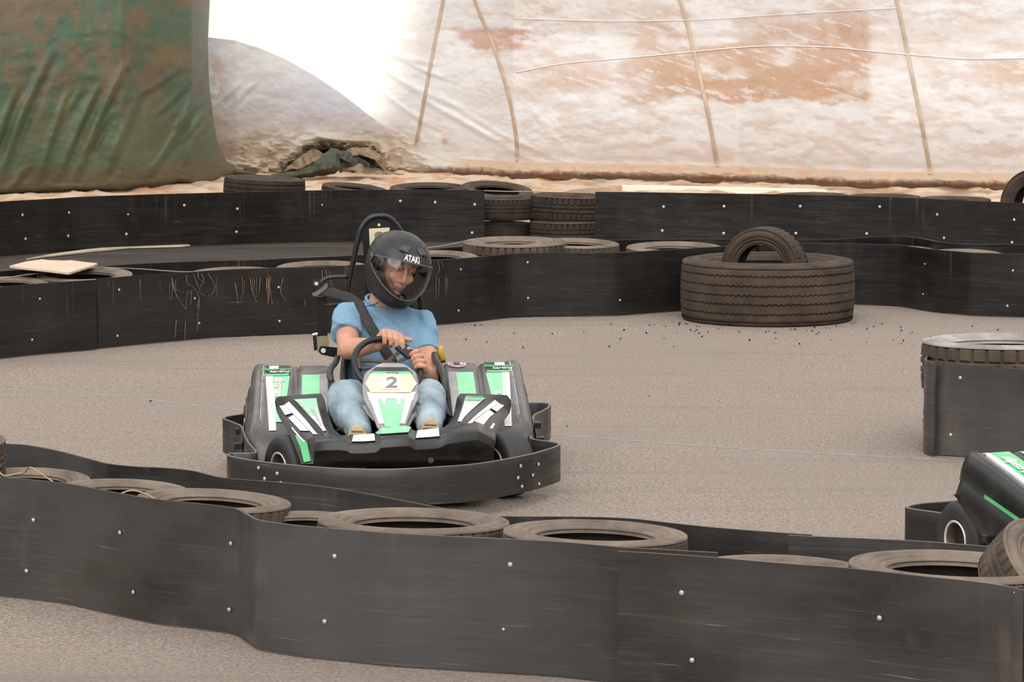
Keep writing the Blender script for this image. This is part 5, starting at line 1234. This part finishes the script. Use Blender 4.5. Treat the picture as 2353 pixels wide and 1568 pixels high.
# materials
m, t, b = new_mat('skin', (.62, .33, .22), .5, 0, .35); g = N(t); co = g.coord()
g.l(g.mix(g.rng(g.noise(co, 16, 5, .6), .3, .7), (.50, .235, .150), (.66, .365, .255)), b.inputs['Base Color'])
b.inputs['Subsurface Weight'].default_value = .12; b.inputs['Subsurface Radius'].default_value = (.012, .005, .003); b.inputs['Subsurface Scale'].default_value = .5
g.bump(g.noise(co, 120, 3), .12, .001, b); M['skin'] = m
m, t, b = new_mat('blue_heather_cotton', (.16, .30, .45), .9, 0, .2); g = N(t); co = g.coord()
f = g.noise(g.coord(scale=(1, 1, .35)), 420, 2, .8); f2 = g.noise(co, 9, 4)
c = g.mix(g.rng(f, .35, .65), (.13, .25, .37), (.26, .43, .57)); c = g.mix(g.rng(f2, .35, .7, 0, .3), c, (.15, .28, .42))
g.l(c, b.inputs['Base Color'])
w1 = g.n('ShaderNodeTexWave'); w1.inputs['Scale'].default_value = 3.2; w1.inputs['Distortion'].default_value = 7; w1.inputs['Detail'].default_value = 2; w1.inputs['Detail Scale'].default_value = .8
g.l(g.coord(rot=(0, .9, .2)), w1.inputs[0]); g.bump(g.math('ADD', g.math('POWER', w1.outputs['Fac'], 3.0), g.math('MULTIPLY', g.noise(co, 7, 2), .8)), .7, .020, b)
b.inputs['Sheen Weight'].default_value = .25; M['shirt'] = m
m, t, b = new_mat('washed_denim', (.16, .26, .36), .85, 0, .2); g = N(t); co = g.coord()
f = g.noise(co, 4, 3, .5); c = g.mix(g.rng(f, .36, .66), (.10, .165, .235), (.23, .32, .37))
fd = g.n('ShaderNodeSeparateXYZ'); g.l(co, fd.inputs[0])
front = g.rng(fd.outputs['Y'], .10, -.12)   # washed knees and shins
c = g.mix(g.math('MULTIPLY', front, g.rng(g.noise(co, 5, 4), .35, .6, .15, .7)), c, (.50, .58, .61))
g.l(c, b.inputs['Base Color']); g.bump(g.math('ADD', g.noise(g.coord(scale=(1, 1, .5)), 18, 5), g.noise(co, 200, 2)), .4, .006, b); M['denim'] = m
M['helmet'] = simple('matt_black_helmet', (.017, .0165, .0165), .42, 0, .1, 10)
M['helmet_in'] = simple('dark_helmet_lining', (.012, .011, .011), .9)
M['vent'] = simple('dark_grey_vent', (.05, .052, .056), .35)
M['sole'] = simple('tan_rubber_sole', (.50, .36, .20), .7, 0, .1, 20, dirt=(.2, .14, .08), dirt_amt=.6)
M['shoe'] = simple('grey_canvas_shoe', (.30, .28, .25), .85)
M['lips'] = simple('lips', (.50, .16, .13), .5, 0, .1, 40)
M['brow'] = simple('brown_hair', (.13, .07, .045), .9)
M['eyew'] = simple('eye_white', (.72, .68, .64), .2, 0, .02)
M['iris'] = simple('grey_green_iris', (.06, .08, .07), .15, 0, .1)
m, t, b = new_mat('clear_visor', (.9, .9, .9), .03, 0, .5); b.inputs['Transmission Weight'].default_value = 1; b.inputs['IOR'].default_value = 1.25
g = N(t); gl = g.n('ShaderNodeBsdfGlossy'); gl.inputs['Roughness'].default_value = .04; tr = g.n('ShaderNodeBsdfTransparent'); tr.inputs[0].default_value = (.95, .95, .94, 1)
fr = g.n('ShaderNodeLayerWeight'); fr.inputs[0].default_value = .35; mx = g.n('ShaderNodeMixShader'); g.l(g.rng(fr.outputs['Fresnel'], 0, 1, .05, .75), mx.inputs[0]); g.l(tr.outputs[0], mx.inputs[1]); g.l(gl.outputs[0], mx.inputs[2])
g.l(mx.outputs[0], t.nodes['Material Output'].inputs[0]); M['visor'] = m

def build_driver():
    root = empty('person', KO, KT, 'person in blue T-shirt, faded jeans and black helmet gripping the steering wheel', 'person')
    # ---- helmet frame
    HCN = K(916, 607, .30)
    HR = Matrix.Rotation(math.radians(16), 3, 'Z') @ Matrix.Rotation(math.radians(14), 3, 'Y') @ Matrix.Rotation(math.radians(20), 3, 'X')
    H = lambda x, y, z: HCN+HR @ Vector((x, y, z))*1.015
    zz = [-.150, -.145, -.12, -.09, -.06, -.03, 0, .03, .06, .09, .115, .13, .138, .140]
    hw = [.078, .086, .104, .118, .127, .132, .134, .132, .124, .106, .080, .052, .022, .0001]
    fy = [-.140, -.150, -.168, -.174, -.172, -.166, -.160, -.152, -.138, -.112, -.078, -.046, -.015, -.0001]
    by = [.080, .090, .108, .128, .146, .158, .163, .161, .150, .126, .092, .058, .022, .0001]
    def S(ang, z, k=1.0):
        w_ = float(np.interp(z, zz, hw))*k; f_ = float(np.interp(z, zz, fy))*k; b_ = float(np.interp(z, zz, by))*k
        s, c = math.sin(ang), math.cos(ang); e = .92
        x = w_*math.copysign(abs(s)**e, s)
        low = max(0, min(1, (-z-.02)/.12)); nar = 1-.22*low*max(0, c)**1.0*abs(s)
        y = f_*abs(c)**e if c > 0 else b_*abs(c)**e
        return Vector((x*nar, y, z*(1 if k == 1 else k)))
    ZU = lambda a: .064-.045*(abs(a)/1.5)**2.2
    ZL = lambda a: -.088+.085*(abs(a)/1.5)**1.7
    nz_, na = 96, 168
    zsm = [-.150+.290*(i/(nz_-1)) for i in range(nz_)]
    # smoother spacing near the crown
    zsm = [-.150+.290*math.sin(i/(nz_-1)*math.pi/2) for i in range(nz_)]
    angs = [-math.pi+2*math.pi*k/na for k in range(na)]
    vs = [H(*S(a, z)) for z in zsm for a in angs]; fs = []
    for j in range(nz_-1):
        for k in range(na):
            a = angs[k]+math.pi/na; z = (zsm[j]+zsm[j+1])/2
            if abs(a) < 1.36 and ZL(a)+.008 < z < ZU(a)-.006: continue
            fs.append((j*na+k, j*na+(k+1) % na, (j+1)*na+(k+1) % na, (j+1)*na+k))
    hel = mesh('helmet', vs, fs, M['helmet'], root, True); hel['label'] = 'matt black full-face helmet with clear visor'
    md = hel.modifiers.new('t', 'SOLIDIFY'); md.thickness = .010; md.offset = 1 if False else -1
    # lining
    vs = [H(*S(a, z, .90)) for z in zsm[6:] for a in angs]; fs = []
    for j in range(len(zsm[6:])-1):
        for k in range(na):
            a = angs[k]+math.pi/na; z = (zsm[6:][j]+zsm[6:][j+1])/2
            if abs(a) < 1.20 and ZL(a)-.002 < z < ZU(a)+.004: continue
            fs.append((j*na+k, j*na+(k+1) % na, (j+1)*na+(k+1) % na, (j+1)*na+k))
    mesh('helmet_lining', vs, fs, M['helmet_in'], hel, True)
    # visor and its edge
    AA = np.linspace(-1.5, 1.5, 61); rows = []
    for v in np.linspace(0, 1, 13): rows.append([H(*(S(a, ZL(a)*(1-v)+ZU(a)*v)*1.022)) for a in AA])
    vi = mesh('visor', [p for r in rows for p in r], grid_faces(13, 61), M['visor'], hel, True)
    edge = [H(*(S(a, ZL(a))*1.022)) for a in AA]+[H(*(S(a, ZU(a))*1.022)) for a in AA[::-1]]
    vs, fs = tube_vf(edge, .0022, 8, closed=True); mesh('visor_edge', vs, fs, M['greymet_v'], hel, True)
    for s_ in (-1, 1):
        a = s_*1.47; p = S(a, .012)*1.03; vs, fs = tube_vf([H(*(p*.99)), H(*(p+Vector((s_*.006, 0, 0))))], [.020, .017], 24); mesh('visor_pivot', vs, fs, M['vent'], hel, True)
    # vents and brow, chin detail
    def hpatch(nm, a0, a1, z0, z1, mat, k=1.02, tw=0, n=8):
        vs = []
        for j in range(n+1):
            for i in range(n+1):
                u, v = i/n, j/n; a = a0+(a1-a0)*u+tw*v; z = z0+(z1-z0)*v; e = 1-max(abs(u-.5), abs(v-.5))**8*2*60*0
                vs.append(H(*(S(a, z)*k)))
        o = mesh(nm, vs, grid_faces(n+1, n+1), M[mat], hel, True); s = o.modifiers.new('t', 'SOLIDIFY'); s.thickness = .004; s.offset = -1; return o
    hpatch('vent', -.62, -.20, .094, .112, 'vent', 1.03, .10); hpatch('vent', .30, .72, .094, .112, 'vent', 1.03, -.10)
    hpatch('vent', -.55, -.35, .090, .096, 'helmet_in', 1.033); hpatch('vent', .48, .66, .090, .096, 'helmet_in', 1.033)
    hpatch('chin_vent', -.22, .22, -.128, -.108, 'helmet_in', 1.012, 0)
    text_mesh('lettering', 'ATAKI', .030, M['white'], hel, lambda x, y, z: H(*(S(-.02+x/.155, .077+y)*1.006+Vector((0, -z, 0)))), shear=0, bold=.03)
    # chin strap end
    tube('chin_strap', [K(874, 690, .16), K(868, 696, .15), K(858, 701, .17), K(838, 705, .18)], .0025, M['blackst'], hel, 6, spl=4)
    # ---- body: head, neck, arms, hands as one surface
    hs = []
    R_ = HR
    hs.append([(H(0, .012, .012), (.074, .092, .105), R_)])
    hs.append([(H(0, -.035, -.030), (.064, .055, .070), R_), (H(0, -.055, -.092), (.030, .030, .022), R_)])
    hs.append([(H(-.036, -.070, -.030), .022), (H(.036, -.070, -.030), .022), (H(0, -.078, -.062), .022)])
    hs.append([(H(-.040, -.080, .033), .010), (H(0, -.092, .032), .011), (H(.040, -.080, .033), .010), (H(0, -.075, .060), .020)])
    hs += chain([(H(0, -.094, .020), .009), (H(0, -.108, -.012), .009), (H(0, -.117, -.030), .0115)])
    hs.append([(H(-.011, -.106, -.036), .009), (H(.011, -.106, -.036), .009), (H(0, -.114, -.034), .009)])
    hs.append([(H(-.020, -.088, -.063), .008), (H(0, -.100, -.058), .009), (H(.020, -.088, -.063), .008)])
    hs.append([(H(-.016, -.086, -.076), .008), (H(0, -.096, -.074), .009), (H(.016, -.086, -.076), .008)])
    hs.append([(H(0, -.086, -.098), .016)])
    for s_ in (-1, 1):
        hs.append([(H(s_*.047, -.075, .0165), .0065), (H(s_*.032, -.0885, .0205), .0068), (H(s_*.018, -.087, .0155), .0055)])
        hs.append([(H(s_*.046, -.073, .006), .0055), (H(s_*.032, -.084, .002), .006), (H(s_*.018, -.084, .008), .005)])
        hs.append([(H(s_*.078, .012, -.005), (.008, .018, .030), R_)])
    NB = K(872, 712, .37); SL = K(797, 724, .38); SR = K(972, 742, .36)
    hs.append([(H(0, .025, -.06), .060), (NB, .058)])
    hs.append([(NB+Vector((0, 0, -.02)), .05), (SL, .038), (SR, .038), (K(885, 780, .37), .10)]); hs.append([(K(885, 780, .37), .11), (K(880, 900, .36), .12)])
    EL = K(799, 803, .15); WL_ = K(866, 793, .055)
    hs += chain([(SL, .045), (SL.lerp(EL, .45), .052), (EL, .044)]); hs += chain([(EL, .044), (EL.lerp(WL_, .35), .044), (EL.lerp(WL_, .75), .033), (WL_, .028)])
    ER = K(988, 882, .14); WR_ = K(979, 853, .0)
    hs += chain([(SR, .045), (SR.lerp(ER, .5), .048), (ER, .042)]); hs += chain([(ER, .042), (ER.lerp(WR_, .4), .041), (WR_, .028)])
    # steering ring frame
    ctr = K(890, 842, -.07); ax1 = (K(970, 832, -.02)-K(812, 850, -.12)).normalized(); up_ = (K(903, 791, .02)-ctr); up_ = (up_-ax1*up_.dot(ax1)).normalized(); R0 = .143
    nr = ax1.cross(up_).normalized(); nr = nr if nr.y < 0 else -nr
    ring = lambda a: ctr+(ax1*math.cos(a)+up_*math.sin(a))*R0
    def ring_at(px):
        best = None
        for a in np.linspace(.1, 3.0, 300):
            q = KR @ ring(a)+KO; x = q.x/(q.y*CA-(q.z-HC)*SA)*F+CX
            if best is None or abs(x-px) < best[0]: best = (abs(x-px), a)
        return best[1]
    mc = []
    for i, px in enumerate((883, 896.5, 910, 923.5)):
        a = ring_at(px); rp = ring(a); up = Vector((0, 0, 1)); ln_ = (0.92, 1, 1.03, .97)[i]
        mcp = rp+up*.034*ln_+Vector((-.002, .014, 0)); pip = rp+up*.012+Vector((0, -.021, 0)); dip = rp+up*-.012*ln_+Vector((0, -.022, 0)); tip = rp+up*-.024*ln_+Vector((.001, -.008, 0))
        hs += chain([(mcp, .0122), (pip, .0112), (dip, .0103), (tip, .0088)]); mc.append(mcp)
    hs.append([(mc[0], .013), (mc[1], .0135), (WL_, .026)]); hs.append([(mc[1], .0135), (mc[2], .0135), (WL_, .024), (mc[2]+Vector((-.01, .02, -.01)), .012)]); hs.append([(mc[2], .0135), (mc[3], .013), (mc[0]+Vector((0, .02, -.006)), .012), (WL_, .02)])
    hs += chain([(mc[3]+Vector((-.012, .012, -.012)), .013), (mc[3]+Vector((.020, .0, -.010)), .0115), (mc[3]+Vector((.040, -.012, -.012)), .0095)])
    mc = []
    for i, ad_ in enumerate((17, 7, -3, -13)):
        a = math.radians(ad_); rp = ring(a); o_ = ax1*math.cos(a)+up_*math.sin(a); ln_ = (.97, 1.03, 1, .9)[i]
        mcp = rp+o_*.030*ln_-nr*.004; pip = rp+o_*.012+nr*.021; dip = rp-o_*.012*ln_+nr*.020; tip = rp-o_*.023*ln_+nr*.006
        hs += chain([(mcp, .0122), (pip, .0112), (dip, .0103), (tip, .0088)]); mc.append(mcp)
    hs.append([(mc[0], .013), (mc[1], .013), (WR_, .022), (mc[0]-nr*.018, .012)]); hs.append([(mc[1], .013), (mc[2], .013), (WR_, .024), (mc[2]-nr*.02, .012)]); hs.append([(mc[2], .013), (mc[3], .012), (WR_, .024)])
    a = math.radians(24); rp = ring(a); hs += chain([(mc[0]-nr*.012, .013), (rp+(ax1*.014)+up_*.012-nr*.012, .0115), (rp-ax1*.012+up_*.010+nr*.012, .0092)])
    body = blob('body', hs, .0028, M['skin'], root, 1); body['label'] = 'bare forearms, hands, neck and face'
    # face details
    for s_ in (-1, 1):
        e = H(s_*.032, -.0795, .0115); gz = (HR @ Vector((.30, -1, -.25))).normalized()
        o = mesh('eye', *[x for x in (sphere_pts(e, .0115, 12), [])], M['eyew'], body) if False else None
        bm = bmesh.new(); bmesh.ops.create_uvsphere(bm, u_segments=20, v_segments=14, radius=.0115, matrix=Matrix.Translation(e)); ey = bmobj('eye', bm, M['eyew'], body, True)
        bm = bmesh.new(); bmesh.ops.create_uvsphere(bm, u_segments=16, v_segments=10, radius=.0070, matrix=Matrix.Translation(e+gz*.0068)); bmobj('iris', bm, M['iris'], body, True)
        vs, fs = tube_vf([H(s_*.050, -.080, .031), H(s_*.034, -.0935, .037), H(s_*.017, -.100, .033)], [.002, .0042, .003], 8); mesh('eyebrow', vs, fs, M['brow'], body, True)
    for z, y in ((-.0655, -.1015), (-.0745, -.1000)):
        vs, fs = tube_vf([H(-.021, y+.012, z-.000), H(-.010, y-.001, z), H(0, y-.0025, z+.0005), H(.010, y-.001, z), H(.021, y+.012, z)], [.0018, .0042, .0045, .0042, .0018], 8); mesh('lip', vs, fs, M['lips'], body, True)
    # ---- T-shirt
    th = [[(K(884, 905, .36), (.178, .125, .06)), (K(880, 860, .35), (.172, .125, .06))], [(K(880, 860, .35), (.172, .125, .06)), (K(888, 775, .36), (.185, .125, .07))],
          [(K(888, 775, .36), (.185, .125, .07)), (SL+Vector((.03, 0, -.02)), .058), (SR+Vector((-.03, 0, -.015)), .060)],
          [(SL+Vector((.02, 0, 0)), .055), (NB+Vector((-.02, .0, -.01)), .060), (K(888, 760, .37), .10)], [(SR+Vector((-.02, 0, 0)), .055), (NB+Vector((.035, 0, -.022)), .055), (K(888, 760, .37), .10)],
          [(NB+Vector((-.02, 0, -.02)), .066), (NB+Vector((.03, 0, -.03)), .060)]]
    SE = SL.lerp(EL, .60); SE2 = SR.lerp(ER, .50)
    def frust(a, b_, r0, r1):
        a, b_ = Vector(a), Vector(b_); v, _ = tube_vf([a, a.lerp(b_, .5), b_], [r0, (r0+r1)/2, r1], 28); return v
    th.append([(SL, .056), lambda: frust(SL, SE+Vector((-.003, 0, -.002)), .058, .070)]); th.append([(SR, .056), lambda: frust(SR, SE2, .057, .060)])
    shirt = blob('t_shirt', th, .0065, M['shirt'], root, 4, [(.09, .016), (.03, .005)]); shirt['label'] = 'blue heather short-sleeved T-shirt'
    cl_ = [NB+Vector((.062*math.cos(a)+.004, .055*math.sin(a)-.004, .040+.020*math.sin(a)-.010*math.cos(a))) for a in np.linspace(0, 2*math.pi, 33)[:-1]]
    vs, fs = tube_vf(cl_, .007, 8, closed=True); mesh('collar', vs, fs, M['shirt'], shirt, True)
    # ---- jeans
    KL = K(791, 914, -.08); AL = K(826, 992, -.50); CL = KL.lerp(AL, .42)+Vector((0, 0, -.012)); HL = K(850, 930, .32)
    KRt = K(985, 910, -.08); AR = K(987, 982, -.50); CR = KRt.lerp(AR, .42)+Vector((0, 0, -.012)); HRt = K(925, 932, .32)
    jh = chain([(HL, .095), (HL.lerp(KL, .6), .088), (KL, .076), (CL, .076), (KL.lerp(AL, .75), .060), (AL, .052)])+chain([(HRt, .095), (HRt.lerp(KRt, .6), .088), (KRt, .074), (CR, .074), (KRt.lerp(AR, .75), .060), (AR, .052)])
    jh.append([(HL, .10), (HRt, .10), (K(886, 915, .38), .11)])
    je = blob('jeans', jh, .0065, M['denim'], root, 4, [(.07, .014), (.025, .006)]); je['label'] = 'faded blue jeans worn pale on the knees'
    # ---- shoes, soles to the camera
    for (px, py, A, lean) in ((820, 979, AL, -.02), (988, 964, AR, .0)):
        top = K(px, py, -.60); w_ = .052; Lh = .250
        out = []
        for k in range(28):
            a = 2*math.pi*k/28; x = math.cos(a); z = math.sin(a)
            ww = w_*(1.0 if z > 0 else .80)*(1-.12*max(0, -z)*0)
            out.append(Vector((top.x+x*ww*(1-.25*(abs(z) < .3)*(z < 0)), -.665-.03*(1-(z+1)/2)+.05*((z+1)/2), top.z-Lh/2+z*Lh/2)))
        so = prism('shoe', out, .022, M['sole'], root, (0, 1, .2)); so['label'] = 'tan rubber shoe sole facing the camera'
        upv = blob('shoe_upper', [[(Vector((top.x, -.575, top.z-.045)), (.036, .030, .032)), (Vector((top.x, -.575, top.z-.18)), (.034, .04, .05)), (A+Vector((0, .0, -.01)), .045)]], .006, M['shoe'], so, 2)
        pr = []
        for q in range(7):
            z = top.z-.018-q*.014; hw_ = w_*math.sqrt(max(.05, 1-((z-(top.z-Lh/2))/(Lh/2))**2))*.9
            pr.append(tube_vf([Vector((top.x-hw_, -.6165-(top.z-z)*.33, z)), Vector((top.x+hw_, -.6165-(top.z-z)*.33, z-.003))], .0035, 6))
        mesh('sole_tread', *join_vf(pr), M['sole_d'], so)
    return root, shirt
M['greymet_v'] = simple('grey_visor_seal', (.13, .125, .12), .3)
M['sole_d'] = simple('dirty_sole_groove', (.20, .14, .08), .8)
person, shirt = build_driver()
# seat belt of the kart, lying over the driver's shoulder and chest
bl = cr_spline([K(736, 668, .48), K(775, 677, .46), K(812, 690, .42), K(832, 716, .33), K(848, 745, .255), K(872, 785, .235), K(905, 838, .23), K(935, 880, .24), K(960, 905, .30)], 9)
wdv = [Vector((.0, .01, .046)), Vector((.01, .0, .045))]
vs = []; 
for i, p in enumerate(bl):
    t = (bl[min(i+1, len(bl)-1)]-bl[max(i-1, 0)]).normalized(); nn = Vector((0, -1, .15)).normalized(); s_ = t.cross(nn).normalized(); u_ = i/(len(bl)-1); hw_ = .022+.001*math.sin(i)
    for k in range(5): vs.append(p+s_*hw_*(k/2-1)+nn*.002)
bt = mesh('seat_belt', vs, grid_faces(len(bl), 5), M['belt_dark'], kart, True); bt['label'] = 'black diagonal seat belt'
sw_ = bt.modifiers.new('wrap', 'SHRINKWRAP'); sw_.target = shirt; sw_.wrap_method = 'NEAREST_SURFACEPOINT'; sw_.wrap_mode = 'OUTSIDE'; sw_.offset = .004
so_ = bt.modifiers.new('t', 'SOLIDIFY'); so_.thickness = .0022
